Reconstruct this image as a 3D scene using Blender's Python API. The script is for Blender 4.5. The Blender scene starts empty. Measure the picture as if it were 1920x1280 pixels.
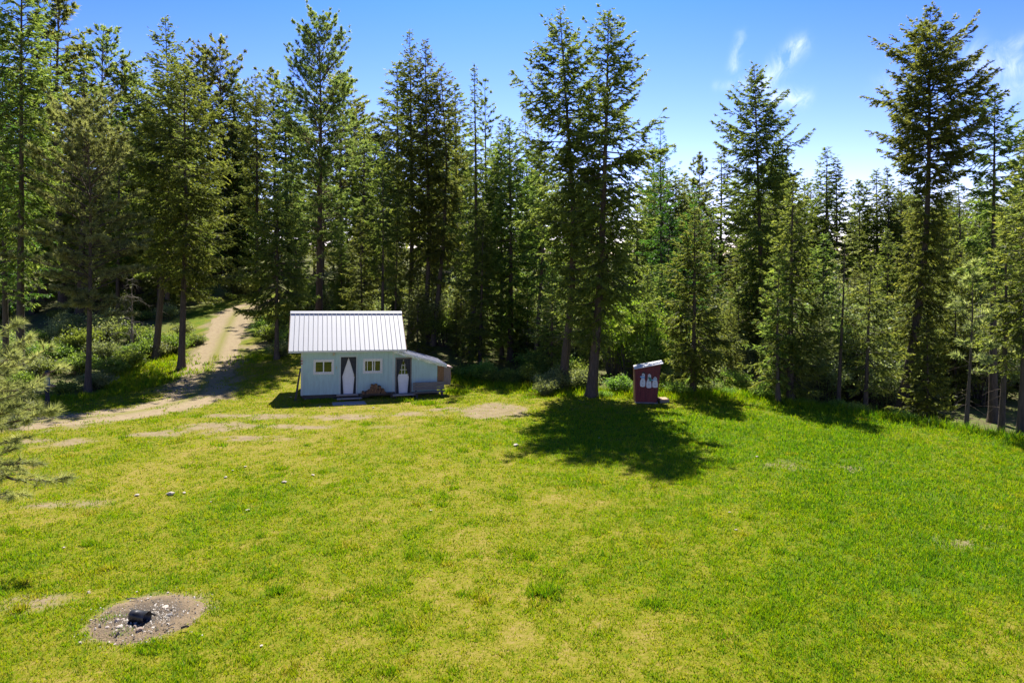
import bpy, math, random
import numpy as np
from mathutils import Vector, Matrix
R = math.radians
random.seed(7)
rng = np.random.default_rng(11)
scene = bpy.context.scene
C = scene.collection

# ------------------------------------------------------------------ camera
CAMZ, F, HY = 5.86, 1280.0, 530.0        # eye height (m), focal in photo px, horizon row
cd = bpy.data.cameras.new('camera'); cam = bpy.data.objects.new('camera', cd); C.objects.link(cam)
cd.sensor_width = 36; cd.lens = 24; cd.shift_y = -(640 - HY) / 1920
cd.clip_start = 0.1; cd.clip_end = 6000
cam.location = (0, 0, CAMZ); cam.rotation_euler = (R(90), 0, 0)
scene.camera = cam

# ------------------------------------------------------------------ light
SUN_EL, SUN_AZ = 53.5, 1.0               # azimuth clockwise from +Y (behind the wood)
sd = bpy.data.lights.new('sun', 'SUN'); sun = bpy.data.objects.new('sun', sd); C.objects.link(sun)
sd.energy = 4.0; sd.angle = R(0.5); sd.color = (1.0, 0.95, 0.86)
sun.location = (0, 40, 60)
sun.rotation_euler = (-R(90 - SUN_EL), 0, -R(SUN_AZ))
world = bpy.data.worlds.new('World'); scene.world = world; world.use_nodes = True
nt = world.node_tree; nt.nodes.clear()
def N(t, kind, **kw):
    n = t.nodes.new(kind)
    for k, v in kw.items(): setattr(n, k, v)
    return n
out = N(nt, 'ShaderNodeOutputWorld'); bg = N(nt, 'ShaderNodeBackground')
sky = N(nt, 'ShaderNodeTexSky', sky_type='NISHITA')
sky.sun_disc = False; sky.sun_elevation = R(SUN_EL); sky.sun_rotation = R(SUN_AZ)
sky.air_density = 1.0; sky.dust_density = 1.0; sky.ozone_density = 2.5; sky.altitude = 800
hs = N(nt, 'ShaderNodeHueSaturation'); hs.inputs['Saturation'].default_value = 1.0; hs.inputs['Hue'].default_value = 0.5
sc1 = N(nt, 'ShaderNodeVectorMath', operation='SCALE'); sc1.inputs['Scale'].default_value = .092; nt.links.new(sky.outputs[0], sc1.inputs[0])
gm = N(nt, 'ShaderNodeGamma'); gm.inputs['Gamma'].default_value = 2.0; nt.links.new(sc1.outputs[0], gm.inputs['Color'])
sc2 = N(nt, 'ShaderNodeVectorMath', operation='SCALE'); sc2.inputs['Scale'].default_value = 1 / .092; nt.links.new(gm.outputs[0], sc2.inputs[0])
tn = N(nt, 'ShaderNodeVectorMath', operation='MULTIPLY'); nt.links.new(sc2.outputs[0], tn.inputs[0]); tn.inputs[1].default_value = (1.12, .96, 1.0)
# the blue deepens with height, as in the photograph
tcz = N(nt, 'ShaderNodeTexCoord'); sz_ = N(nt, 'ShaderNodeSeparateXYZ'); nt.links.new(tcz.outputs['Generated'], sz_.inputs[0])
er = N(nt, 'ShaderNodeValToRGB'); er.color_ramp.elements[0].position = .10; er.color_ramp.elements[0].color = (1.35, .98, 1.0, 1); er.color_ramp.elements[1].position = .42; er.color_ramp.elements[1].color = (.36, .76, 1.0, 1)
nt.links.new(sz_.outputs['Z'], er.inputs[0])
te = N(nt, 'ShaderNodeVectorMath', operation='MULTIPLY'); nt.links.new(tn.outputs[0], te.inputs[0]); nt.links.new(er.outputs[0], te.inputs[1]); nt.links.new(te.outputs[0], hs.inputs['Color'])
bg.inputs['Strength'].default_value = 0.15
# cirrus: wind-drawn noise, gathered in a few streaks
tc = N(nt, 'ShaderNodeTexCoord')
def vmath(t, op, a, b=None):
    n = N(t, 'ShaderNodeVectorMath', operation=op)
    for i, v in enumerate((a, b)):
        if v is None: continue
        if isinstance(v, (tuple, list)): n.inputs[i].default_value = v
        else: t.links.new(v, n.inputs[i])
    return n
def fmath(t, op, a, b=None, clamp=False):
    n = N(t, 'ShaderNodeMath', operation=op, use_clamp=clamp)
    for i, v in enumerate((a, b)):
        if v is None: continue
        if isinstance(v, (int, float)): n.inputs[i].default_value = v
        else: t.links.new(v, n.inputs[i])
    return n.outputs[0]
warp = N(nt, 'ShaderNodeTexNoise'); warp.inputs['Scale'].default_value = 7; warp.inputs['Detail'].default_value = 3
nt.links.new(tc.outputs['Generated'], warp.inputs['Vector'])
wv = vmath(nt, 'SUBTRACT', warp.outputs['Color'], (0.5, 0.5, 0.5))
wv = vmath(nt, 'MULTIPLY', wv.outputs[0], (0.04, 0.04, 0.04))
dirv = vmath(nt, 'ADD', tc.outputs['Generated'], wv.outputs[0]).outputs[0]
fib = N(nt, 'ShaderNodeTexNoise'); fib.inputs['Scale'].default_value = 34; fib.inputs['Detail'].default_value = 8; fib.inputs['Roughness'].default_value = 0.66; fib.inputs['Distortion'].default_value = 0.6
mp = N(nt, 'ShaderNodeMapping'); mp.inputs['Rotation'].default_value = (0, R(35), 0); mp.inputs['Scale'].default_value = (1.5, 1, 0.8)
nt.links.new(dirv, mp.inputs['Vector']); nt.links.new(mp.outputs[0], fib.inputs['Vector'])
def pxdir(px, py):
    v = Vector(((px - 960) / F, 1, (HY - py) / F)); return v.normalized()
total = None
for (xa, ya, xb, yb, wd, st) in ((1440, 152, 1500, 82, .0085, 1.0), (1398, 158, 1440, 152, .007, .6), (1462, 176, 1500, 178, .0085, .95),
                                 (1378, 125, 1384, 70, .005, .55), (1350, 158, 1398, 158, .004, .35), (1830, 136, 1900, 128, .012, .8),
                                 (1800, 95, 1850, 118, .010, .4), (1860, 110, 1915, 88, .008, .4), (1655, 160, 1680, 150, .009, .22), (1880, 176, 1950, 160, .01, .45)):
    a, b = pxdir(xa, ya), pxdir(xb, yb); d = b - a; L = d.length; d = d / L
    rel = vmath(nt, 'SUBTRACT', dirv, tuple(a)).outputs[0]
    tt = fmath(nt, 'DIVIDE', vmath(nt, 'DOT_PRODUCT', rel, tuple(d)).outputs['Value'], L, clamp=True)
    sc = N(nt, 'ShaderNodeVectorMath', operation='SCALE'); sc.inputs[0].default_value = tuple(d * L); nt.links.new(tt, sc.inputs['Scale'])
    dd = vmath(nt, 'DISTANCE', rel, sc.outputs[0]).outputs['Value']
    e = fmath(nt, 'DIVIDE', dd, wd * 1.15); e = fmath(nt, 'MULTIPLY', fmath(nt, 'MULTIPLY', e, e), -0.7); e = fmath(nt, 'EXPONENT', e)
    e = fmath(nt, 'MULTIPLY', e, st * .8)
    total = e if total is None else fmath(nt, 'MAXIMUM', total, e)
fr = N(nt, 'ShaderNodeMapRange'); fr.inputs['From Min'].default_value = 0.36; fr.inputs['From Max'].default_value = 0.80
nt.links.new(fib.outputs['Fac'], fr.inputs['Value'])
cl = fmath(nt, 'MULTIPLY', total, fr.outputs[0], clamp=True)
mx = N(nt, 'ShaderNodeMix', data_type='RGBA'); mx.inputs['B'].default_value = (4.3, 4.5, 4.7, 1)
nt.links.new(cl, mx.inputs['Factor']); nt.links.new(hs.outputs[0], mx.inputs['A'])
nt.links.new(mx.outputs['Result'], bg.inputs['Color']); nt.links.new(bg.outputs[0], out.inputs[0])
vs = scene.view_settings
vs.view_transform = 'Standard'; vs.look = 'None'; vs.gamma = 1; vs.use_curve_mapping = False; vs.exposure = 1.4
scene.cycles.max_bounces = 12; scene.cycles.diffuse_bounces = 8; scene.cycles.transmission_bounces = 8; scene.cycles.transparent_max_bounces = 6

# ------------------------------------------------------------------ helpers
def smooth(a, b, x):
    t = np.clip((np.asarray(x, float) - a) / (b - a), 0, 1); return t * t * (3 - 2 * t)
_perm = rng.random((256, 256))
def vnoise(x, y):
    x = np.asarray(x, float); y = np.asarray(y, float)
    xi = np.floor(x).astype(int); yi = np.floor(y).astype(int); xf = x - xi; yf = y - yi
    xf = xf * xf * (3 - 2 * xf); yf = yf * yf * (3 - 2 * yf)
    a = _perm[xi & 255, yi & 255]; b = _perm[(xi + 1) & 255, yi & 255]; c = _perm[xi & 255, (yi + 1) & 255]; d = _perm[(xi + 1) & 255, (yi + 1) & 255]
    return (a * (1 - xf) + b * xf) * (1 - yf) + (c * (1 - xf) + d * xf) * yf
def fbm(x, y, o=4):
    s = 0; a = .5; t = 0
    for i in range(o):
        s = s + a * vnoise(x * 2 ** i + 17.3 * i, y * 2 ** i + 5.1 * i); t += a; a *= .5
    return s / t
def tag(o, label=None, cat=None, group=None, kind=None):
    if label: o['label'] = label
    if cat: o['category'] = cat
    if group: o['group'] = group
    if kind: o['kind'] = kind
    return o
def link(name, data, parent=None, loc=None, rot=None):
    o = bpy.data.objects.new(name, data); C.objects.link(o)
    if parent: o.parent = parent
    if loc is not None: o.location = loc
    if rot is not None: o.rotation_euler = rot
    return o
def empty(name, loc=(0, 0, 0), rz=0, ry=0, rx=0):
    o = link(name, None, None, loc, (rx, ry, rz)); o.empty_display_size = .3; return o
def mesh_np(name, v, f, mats=(), tint=None, smoothf=False):
    """v (n,3); f (m,k) uniform polygons"""
    v = np.ascontiguousarray(v, np.float32); f = np.ascontiguousarray(f, np.int32)
    me = bpy.data.meshes.new(name); k = f.shape[1]
    me.vertices.add(len(v)); me.vertices.foreach_set('co', v.ravel())
    me.loops.add(f.size); me.loops.foreach_set('vertex_index', f.ravel())
    me.polygons.add(len(f)); me.polygons.foreach_set('loop_start', np.arange(0, f.size, k, dtype=np.int32))
    try: me.polygons.foreach_set('loop_total', np.full(len(f), k, np.int32))
    except Exception: pass
    if smoothf: me.polygons.foreach_set('use_smooth', np.ones(len(f), bool))
    if tint is not None:
        a = me.attributes.new('tint', 'FLOAT', 'POINT'); a.data.foreach_set('value', np.ascontiguousarray(tint, np.float32))
    for m in mats: me.materials.append(m)
    me.update(calc_edges=True)
    return me
class MB:
    def __init__(s): s.v = []; s.f = []
    def add(s, v, f):
        n = len(s.v); s.v += [tuple(map(float, p)) for p in v]; s.f += [tuple(i + n for i in q) for q in f]; return s
    def box(s, x0, x1, y0, y1, z0, z1, bv=0):
        v = [(x, y, z) for z in (z0, z1) for y in (y0, y1) for x in (x0, x1)]
        return s.add(v, [(0, 2, 3, 1), (4, 5, 7, 6), (0, 1, 5, 4), (2, 6, 7, 3), (0, 4, 6, 2), (1, 3, 7, 5)])
    def hexa(s, v):   # 8 points ordered like box
        return s.add(v, [(0, 2, 3, 1), (4, 5, 7, 6), (0, 1, 5, 4), (2, 6, 7, 3), (0, 4, 6, 2), (1, 3, 7, 5)])
    def prism(s, poly, y0, y1):  # polygon of (x,z), extruded in y
        n = len(poly); v = [(x, y0, z) for x, z in poly] + [(x, y1, z) for x, z in poly]
        f = [tuple(range(n)), tuple(range(2 * n - 1, n - 1, -1))] + [(i, i + n, (i + 1) % n + n, (i + 1) % n) for i in range(n)]
        return s.add(v, f)
    def tube(s, pts, rad, n=8, cap=True):
        v = []; f = []; pts = [Vector(p) for p in pts]
        for i, p in enumerate(pts):
            t = (pts[min(i + 1, len(pts) - 1)] - pts[max(i - 1, 0)]).normalized()
            a = t.orthogonal().normalized() if i == 0 else (a - t * a.dot(t)).normalized()
            b = t.cross(a); r = rad[i] if isinstance(rad, (list, tuple)) else rad
            v += [p + (a * math.cos(q) + b * math.sin(q)) * r for q in [2 * math.pi * j / n for j in range(n)]]
        for i in range(len(pts) - 1):
            f += [(i * n + j, i * n + (j + 1) % n, (i + 1) * n + (j + 1) % n, (i + 1) * n + j) for j in range(n)]
        if cap: f += [tuple(range(n - 1, -1, -1)), tuple((len(pts) - 1) * n + j for j in range(n))]
        return s.add(v, f)
    def mesh(s, name, mat=None, sm=False):
        me = bpy.data.meshes.new(name); me.from_pydata(s.v, [], s.f)
        if mat: me.materials.append(mat)
        if sm: me.polygons.foreach_set('use_smooth', np.ones(len(me.polygons), bool))
        me.update(); return me
    def build(s, name, mat, parent=None, loc=None, rot=None, sm=False, bevel=0):
        o = link(name, s.mesh(name, mat, sm), parent, loc, rot)
        if bevel:
            m = o.modifiers.new('edge', 'BEVEL'); m.width = bevel; m.segments = 1; m.limit_method = 'ANGLE'
        return o
def copy_tree(o, parent=None):
    c = o.copy(); C.objects.link(c); c.parent = parent
    for ch in list(o.children): copy_tree(ch, c)
    return c

# ------------------------------------------------------------------ materials
def ramp(t, stops, fac):
    n = N(t, 'ShaderNodeValToRGB'); e = n.color_ramp.elements
    while len(e) < len(stops): e.new(.5)
    for el, (p, c) in zip(e, stops): el.position = p; el.color = (*c, 1)
    t.links.new(fac, n.inputs[0]); return n.outputs[0]
def noise(t, scale, detail=4, rough=.55, vec=None, dim=None):
    n = N(t, 'ShaderNodeTexNoise'); n.inputs['Scale'].default_value = scale; n.inputs['Detail'].default_value = detail; n.inputs['Roughness'].default_value = rough
    if vec is not None: t.links.new(vec, n.inputs['Vector'])
    return n.outputs['Fac']
def newmat(name):
    m = bpy.data.materials.new(name); m.use_nodes = True; t = m.node_tree
    b = t.nodes['Principled BSDF']; return m, t, b
def mixc(t, fac, a, b, mode='MIX'):
    n = N(t, 'ShaderNodeMix', data_type='RGBA', blend_type=mode)
    for k, v in (('Factor', fac), ('A', a), ('B', b)):
        if isinstance(v, (int, float)): n.inputs[k].default_value = v
        elif isinstance(v, tuple): n.inputs[k].default_value = (*v, 1) if len(v) == 3 else v
        else: t.links.new(v, n.inputs[k])
    return n.outputs['Result']
def foliage_mat(name, stops, trans=.38, hue=.03, rough=.55):
    m, t, b = newmat(name)
    at = N(t, 'ShaderNodeAttribute', attribute_name='tint'); oi = N(t, 'ShaderNodeObjectInfo')
    col = ramp(t, stops, at.outputs['Fac'])
    h = N(t, 'ShaderNodeHueSaturation'); t.links.new(col, h.inputs['Color'])
    hv = fmath(t, 'ADD', fmath(t, 'MULTIPLY', fmath(t, 'SUBTRACT', oi.outputs['Random'], .5), hue), .5); t.links.new(hv, h.inputs['Hue'])
    vv = fmath(t, 'ADD', fmath(t, 'MULTIPLY', oi.outputs['Random'], .35), .82); t.links.new(vv, h.inputs['Value'])
    t.links.new(h.outputs[0], b.inputs['Base Color']); b.inputs['Roughness'].default_value = rough
    b.inputs['Specular IOR Level'].default_value = .35
    tr = N(t, 'ShaderNodeBsdfTranslucent'); br = mixc(t, 1.0, h.outputs[0], (1.8, 1.75, .9), 'MULTIPLY'); t.links.new(br, tr.inputs['Color'])
    ms = N(t, 'ShaderNodeMixShader'); ms.inputs[0].default_value = trans
    t.links.new(b.outputs[0], ms.inputs[1]); t.links.new(tr.outputs[0], ms.inputs[2])
    t.links.new(ms.outputs[0], t.nodes['Material Output'].inputs['Surface']); return m
def plain(name, col, rough=.6, metal=0, var=.15, scale=6, bump=0, bscale=40, spec=.5, stretch=(1, 1, 1), dark=None):
    """object-space mottled colour with fine relief"""
    m, t, b = newmat(name)
    tcn = N(t, 'ShaderNodeTexCoord'); mpn = N(t, 'ShaderNodeMapping'); mpn.inputs['Scale'].default_value = stretch
    t.links.new(tcn.outputs['Object'], mpn.inputs['Vector'])
    n1 = noise(t, scale, 5, .6, mpn.outputs[0])
    c0 = tuple(c * (1 - var) for c in col) if dark is None else dark; c1 = tuple(min(1, c * (1 + var)) for c in col)
    t.links.new(ramp(t, [(.32, c0), (.68, c1)], n1), b.inputs['Base Color'])
    b.inputs['Roughness'].default_value = rough; b.inputs['Metallic'].default_value = metal; b.inputs['Specular IOR Level'].default_value = spec
    if bump:
        bp = N(t, 'ShaderNodeBump'); bp.inputs['Strength'].default_value = bump; bp.inputs['Distance'].default_value = .02
        t.links.new(noise(t, bscale, 4, .6, mpn.outputs[0]), bp.inputs['Height']); t.links.new(bp.outputs[0], b.inputs['Normal'])
    return m
M = {}
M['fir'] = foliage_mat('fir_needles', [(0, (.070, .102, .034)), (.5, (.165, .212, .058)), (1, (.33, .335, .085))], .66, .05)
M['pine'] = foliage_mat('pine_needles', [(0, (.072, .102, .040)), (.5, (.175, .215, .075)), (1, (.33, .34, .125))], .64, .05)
M['palepine'] = foliage_mat('pale_pine_needles', [(0, (.10, .125, .066)), (.5, (.24, .275, .13)), (1, (.42, .44, .23))], .55)
M['larch'] = foliage_mat('larch_needles', [(0, (.04, .095, .015)), (.5, (.095, .19, .028)), (1, (.17, .29, .045))], .5)
M['leaf'] = foliage_mat('shrub_leaves', [(0, (.055, .095, .020)), (.5, (.135, .205, .042)), (1, (.25, .33, .08))], .52, .05)
M['greyleaf'] = foliage_mat('pale_shrub_leaves', [(0, (.075, .10, .042)), (.5, (.17, .21, .085)), (1, (.34, .37, .19))], .44, .04)
M['limeleaf'] = foliage_mat('alder_leaves', [(0, (.07, .13, .016)), (.5, (.17, .25, .028)), (1, (.30, .37, .05))], .5, .03)
M['grass'] = foliage_mat('grass_blades', [(0, (.34, .26, .085)), (.2, (.28, .265, .016)), (.45, (.215, .265, .004)), (.75, (.115, .23, .003)), (1, (.03, .115, .004))], .5, 0, .6)
def bark_mat(name, c0, c1):
    m, t, b = newmat(name)
    tcn = N(t, 'ShaderNodeTexCoord'); mpn = N(t, 'ShaderNodeMapping'); mpn.inputs['Scale'].default_value = (9, 9, 1.6)
    t.links.new(tcn.outputs['Object'], mpn.inputs['Vector'])
    n1 = noise(t, 1.6, 6, .65, mpn.outputs[0]); n2 = noise(t, .7, 3, .5, tcn.outputs['Object'])
    c = ramp(t, [(.3, c0), (.7, c1)], n1); c = mixc(t, fmath(t, 'MULTIPLY', n2, .5), c, (.10, .10, .085))
    t.links.new(c, b.inputs['Base Color']); b.inputs['Roughness'].default_value = .9; b.inputs['Specular IOR Level'].default_value = .2
    bp = N(t, 'ShaderNodeBump'); bp.inputs['Strength'].default_value = .8; bp.inputs['Distance'].default_value = .04
    t.links.new(n1, bp.inputs['Height']); t.links.new(bp.outputs[0], b.inputs['Normal']); return m
M['bark'] = bark_mat('fir_bark', (.045, .032, .025), (.14, .10, .075))
M['redbark'] = bark_mat('pine_bark', (.07, .042, .03), (.22, .13, .085))
M['deadwood'] = bark_mat('dead_wood', (.12, .10, .085), (.30, .26, .22))

# ------------------------------------------------------------------ terrain
_EX = [-80, -24, -21, -19, -17, -13, -9, -4, -1, 2.5, 8.2, 12.5, 13.6, 16.5, 18.3, 19, 26, 60]
_EY = [33, 33.5, 35, 42, 46, 47, 45, 41, 38.5, 36.6, 35.6, 35.2, 32.8, 29.8, 26.8, 25.5, 21, 18]
def edge(x): return np.interp(x, _EX, _EY)
ROAD = np.array([(-40, 29.4), (-30, 28.6), (-24, 28.3), (-20.3, 28.6), (-17.8, 30.0), (-16.4, 32.4), (-16.5, 35.6), (-18.2, 40.6), (-21.2, 49.5), (-24.4, 59), (-26.3, 66), (-26.0, 71), (-23, 76), (-16, 80), (-6, 84)])
def spline(p, n):
    p = np.asarray(p, float); q = np.vstack([2 * p[0] - p[1], p, 2 * p[-1] - p[-2]]); o = []
    for i in range(1, len(q) - 2):
        t = np.linspace(0, 1, n, endpoint=False)[:, None]; a, b, c, d = q[i - 1], q[i], q[i + 1], q[i + 2]
        o.append(.5 * ((2 * b) + (c - a) * t + (2 * a - 5 * b + 4 * c - d) * t ** 2 + (3 * b - a - 3 * c + d) * t ** 3))
    return np.vstack(o + [p[-1:]])
ROADS = spline(ROAD, 14)
def road_dist(x, y):
    x = np.asarray(x, float); y = np.asarray(y, float); sh = x.shape; P = np.stack([x.ravel(), y.ravel()], 1)
    d = np.full(len(P), 1e9)
    for i in range(0, len(ROADS) - 1):
        a, b = ROADS[i], ROADS[i + 1]; ab = b - a; t = np.clip(((P - a) @ ab) / (ab @ ab + 1e-9), 0, 1)
        d = np.minimum(d, np.hypot(*(P - a - t[:, None] * ab).T))
    return d.reshape(sh)
def g(x, y):
    x = np.asarray(x, float); y = np.asarray(y, float)
    w = smooth(4, -11, x) if False else 1 - smooth(-11, 4, x)
    z = w * np.interp(y, [0, 35, 37, 40, 45, 70, 76, 85, 130, 260, 3000], [0, 0, .03, .2, .62, 3.65, 4.3, 6.0, 12.5, 18, 18])
    z = z - 1.7 * smooth(9, 15, x) * smooth(-.5, 9, y - edge(x))
    z = z + (1 - w) * np.interp(y, [0, 60, 160, 400, 3000], [0, 0, 9, 24, 24])
    z = z + .10 * (fbm(x * .16 + 3, y * .16) - .5) * smooth(4, 12, y)
    return z
def gz(x, y): return float(g(np.array([x]), np.array([y]))[0])
def gpt(px, py, D0=None):
    """ground point under a photo pixel"""
    dx, dz = (px - 960) / F, (HY - py) / F
    ys = np.linspace(8, 140, 4000); zz = CAMZ + dz * ys; gg = g(dx * ys, ys); k = np.argmax(zz < gg)
    y = ys[k] if k else 140.
    return dx * y, y, gz(dx * y, y)
def zat(py, D): return CAMZ + (HY - py) / F * D
def xat(px, D): return (px - 960) / F * D

PIT = (xat(275, 11.94), 11.94)
BARE = []   # (x, y, rx, ry, strength)
for (px, py, wx, wy, s) in ((925, 770, 1.7, 1.9, 1.0), (860, 768, 1.5, .9, .6), (780, 776, 2.6, .6, .55), (700, 778, 2.4, .5, .5), (600, 782, 2.6, .6, .5), (480, 780, 2.8, .8, .6),
                            (400, 800, 2.2, .9, .6), (470, 822, 2.0, .45, .55), (330, 812, 2.0, .6, .5), (640, 800, 2.6, .6, .35), (560, 800, 2.5, .5, .45), (90, 830, 1.6, .9, .55),
                            (130, 945, 1.5, .35, .6), (1370, 1255, .4, .25, .5), (1500, 1052, .3, .2, .4), 
                            (60, 1130, .6, .4, .3), (640, 615, 1.5, 1, .2), (490, 650, 1.6, 2.2, .55), (1860, 1010, 1.6, 1.2, .25), (1560, 870, 2.0, .8, .25)):
    X, Y, _ = gpt(px, py); BARE.append((X, Y, wx, wy, s))
def dirt_mask(x, y, nz):
    rd_ = road_dist(x, y); m = np.clip(1.3 - rd_ / 2.0, 0, 1) * (1 - .5 * np.exp(-(rd_ / .28) ** 2))
    for X, Y, a, b, s in BARE:
        q = ((x - X) / a) ** 2 + ((y - Y) / b) ** 2; m = np.maximum(m, s * np.clip(1.35 - q, 0, 1))
    q = np.hypot(x - PIT[0], y - PIT[1]); m = np.maximum(m, 1.1 * np.clip((1.0 - q) / .35, 0, 1))
    return smooth(.18, .75, m + (nz - .5) * 1.5 * (m > .02))
def lush_at(x, y):
    a = fbm(x * .17 + 9.1, y * .13 + 2.7, 4); b = fbm(x * .9, y * .7 + 31, 3)
    c_ = fbm(x * 4.6 + 4, y * 3.6 + 8, 3)
    l = .60 + .55 * (a - .5) + .36 * (b - .5) + .7 * (c_ - .5)
    l = l + .26 * smooth(-2, 8, x) * (1 - smooth(28, 33, y)) * smooth(10, 15, y) - .14 * (1 - smooth(-9, 1, x)) * smooth(10, 20, y)
    l = l - .12 * (1 - smooth(9.5, 13.5, y)) + .22 * smooth(0, 2.2, y - edge(x) + 1.8)
    return np.clip(l, 0, 1)
def axis(segs):
    o = []
    for a, b, n in segs: o += list(np.linspace(a, b, n, endpoint=False))
    return np.array(o + [segs[-1][1]])
gx = axis([(-2500, -300, 8), (-300, -60, 14), (-60, -30, 34), (-30, 25, 180), (25, 60, 40), (60, 300, 14), (300, 2500, 8)])
gy = axis([(-400, -20, 8), (-20, 8, 24), (8, 40, 116), (40, 86, 70), (86, 200, 20), (200, 3500, 16)])
GX, GY = np.meshgrid(gx, gy); GZ = g(GX, GY)
nx_, ny_ = len(gx), len(gy)
idx = np.arange(nx_ * ny_).reshape(ny_, nx_)
quads = np.stack([idx[:-1, :-1], idx[:-1, 1:], idx[1:, 1:], idx[1:, :-1]], -1).reshape(-1, 4)
nzv = fbm(GX * 1.3, GY * 1.3, 4)
near = (np.abs(GX) < 60) & (GY > 0) & (GY < 90)
dm = np.zeros_like(GX); dm[near] = dirt_mask(GX[near], GY[near], nzv[near])
corr = np.ones_like(GX) * 99; corr[near] = road_dist(GX[near], GY[near])
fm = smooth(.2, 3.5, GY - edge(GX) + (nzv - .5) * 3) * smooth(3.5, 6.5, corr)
lm = lush_at(GX, GY)
def ground_mat():
    m, t, b = newmat('ground_soil_and_turf'); geo = N(t, 'ShaderNodeNewGeometry'); P = geo.outputs['Position']
    A = {k: N(t, 'ShaderNodeAttribute', attribute_name=k).outputs['Fac'] for k in ('dirt', 'lush', 'forest')}
    f1 = noise(t, 9, 6, .65, P); f2 = noise(t, 34, 4, .6, P); f3 = noise(t, 2.2, 4, .6, P)
    li = fmath(t, 'ADD', A['lush'], fmath(t, 'MULTIPLY', fmath(t, 'SUBTRACT', f1, .5), 1.5)); li = fmath(t, 'ADD', li, fmath(t, 'MULTIPLY', fmath(t, 'SUBTRACT', f2, .5), 1.1))
    turf = ramp(t, [(.0, (.28, .205, .07)), (.28, (.225, .19, .028)), (.55, (.155, .165, .006)), (.9, (.07, .13, .003))], li)
    soil = ramp(t, [(.3, (.14, .10, .06)), (.5, (.25, .19, .115)), (.72, (.34, .27, .175))], fmath(t, 'ADD', fmath(t, 'MULTIPLY', f3, .5), fmath(t, 'MULTIPLY', f2, .5)))
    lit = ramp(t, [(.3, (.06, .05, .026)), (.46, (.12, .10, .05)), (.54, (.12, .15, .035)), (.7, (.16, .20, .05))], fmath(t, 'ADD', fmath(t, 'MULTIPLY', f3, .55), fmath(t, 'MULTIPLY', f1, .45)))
    d = fmath(t, 'MULTIPLY', A['dirt'], fmath(t, 'ADD', fmath(t, 'MULTIPLY', fmath(t, 'SUBTRACT', f1, .5), 4.5), .95), True)
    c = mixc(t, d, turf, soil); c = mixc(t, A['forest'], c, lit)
    t.links.new(c, b.inputs['Base Color']); b.inputs['Roughness'].default_value = .95; b.inputs['Specular IOR Level'].default_value = .1
    bp = N(t, 'ShaderNodeBump'); bp.inputs['Strength'].default_value = .7; bp.inputs['Distance'].default_value = .05
    t.links.new(fmath(t, 'ADD', f1, fmath(t, 'MULTIPLY', f2, .4)), bp.inputs['Height']); t.links.new(bp.outputs[0], b.inputs['Normal'])
    return m
M['ground'] = ground_mat()
me = mesh_np('ground', np.stack([GX, GY, GZ], -1).reshape(-1, 3), quads, [M['ground']], None, True)
for k, a in (('dirt', dm), ('lush', lm), ('forest', fm)):
    at = me.attributes.new(k, 'FLOAT', 'POINT'); at.data.foreach_set('value', np.ascontiguousarray(a.ravel(), np.float32))
tag(link('ground', me), kind='structure')

# dirt track: a strip with a grassy middle and two worn wheel lines
def track_mat():
    m, t, b = newmat('track_dirt'); geo = N(t, 'ShaderNodeNewGeometry'); P = geo.outputs['Position']
    at = N(t, 'ShaderNodeAttribute', attribute_name='tint').outputs['Fac']
    n1 = noise(t, 3.5, 5, .6, P); n2 = noise(t, 22, 4, .6, P)
    soil = ramp(t, [(.3, (.19, .14, .08)), (.5, (.30, .23, .14)), (.7, (.38, .305, .195))], fmath(t, 'ADD', fmath(t, 'MULTIPLY', n1, .6), fmath(t, 'MULTIPLY', n2, .4)))
    mid = ramp(t, [(.35, (.24, .19, .07)), (.58, (.15, .17, .018))], n2)
    w = fmath(t, 'ADD', at, fmath(t, 'MULTIPLY', fmath(t, 'SUBTRACT', n1, .5), 1.1), True)
    t.links.new(mixc(t, w, soil, mid), b.inputs['Base Color']); b.inputs['Roughness'].default_value = .95; b.inputs['Specular IOR Level'].default_value = .1
    bp = N(t, 'ShaderNodeBump'); bp.inputs['Strength'].default_value = .6; bp.inputs['Distance'].default_value = .05
    t.links.new(fmath(t, 'ADD', n1, n2), bp.inputs['Height']); t.links.new(bp.outputs[0], b.inputs['Normal']); return m
RS = spline(ROAD, 40); tang = np.gradient(RS, axis=0); tang /= np.linalg.norm(tang, axis=1)[:, None]; nor = np.stack([-tang[:, 1], tang[:, 0]], 1)
ac = np.linspace(-1, 1, 13); vv = []; tt_ = []
ss = np.arange(len(RS))
wl = 1.6 + .8 * (fbm(ss * .11, ss * 0 + 3, 4) - .5) * 2 * .6; wr = 1.6 + .8 * (fbm(ss * .11, ss * 0 + 77, 4) - .5) * 2 * .6
for a in ac:
    w_ = np.where(a < 0, wl, wr) * a; p = RS + nor * w_[:, None]
    rut = -.06 * math.exp(-((abs(a) - .55) / .22) ** 2)
    vv.append(np.stack([p[:, 0], p[:, 1], g(p[:, 0], p[:, 1]) + (.035 + rut * .6 if abs(a) < .99 else -.03)], 1)); tt_.append(np.full(len(RS), math.exp(-(a / .2) ** 2) * .8 + (.5 if abs(a) > .9 else 0)))
vv = np.stack(vv, 1); nr, nc = vv.shape[:2]; idx = np.arange(nr * nc).reshape(nr, nc)
q = np.stack([idx[:-1, :-1], idx[1:, :-1], idx[1:, 1:], idx[:-1, 1:]], -1).reshape(-1, 4)[:, ::-1]
tag(link('dirt_track', mesh_np('dirt_track', vv.reshape(-1, 3), q, [track_mat()], np.stack(tt_, 1).ravel(), True)), kind='structure')

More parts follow.
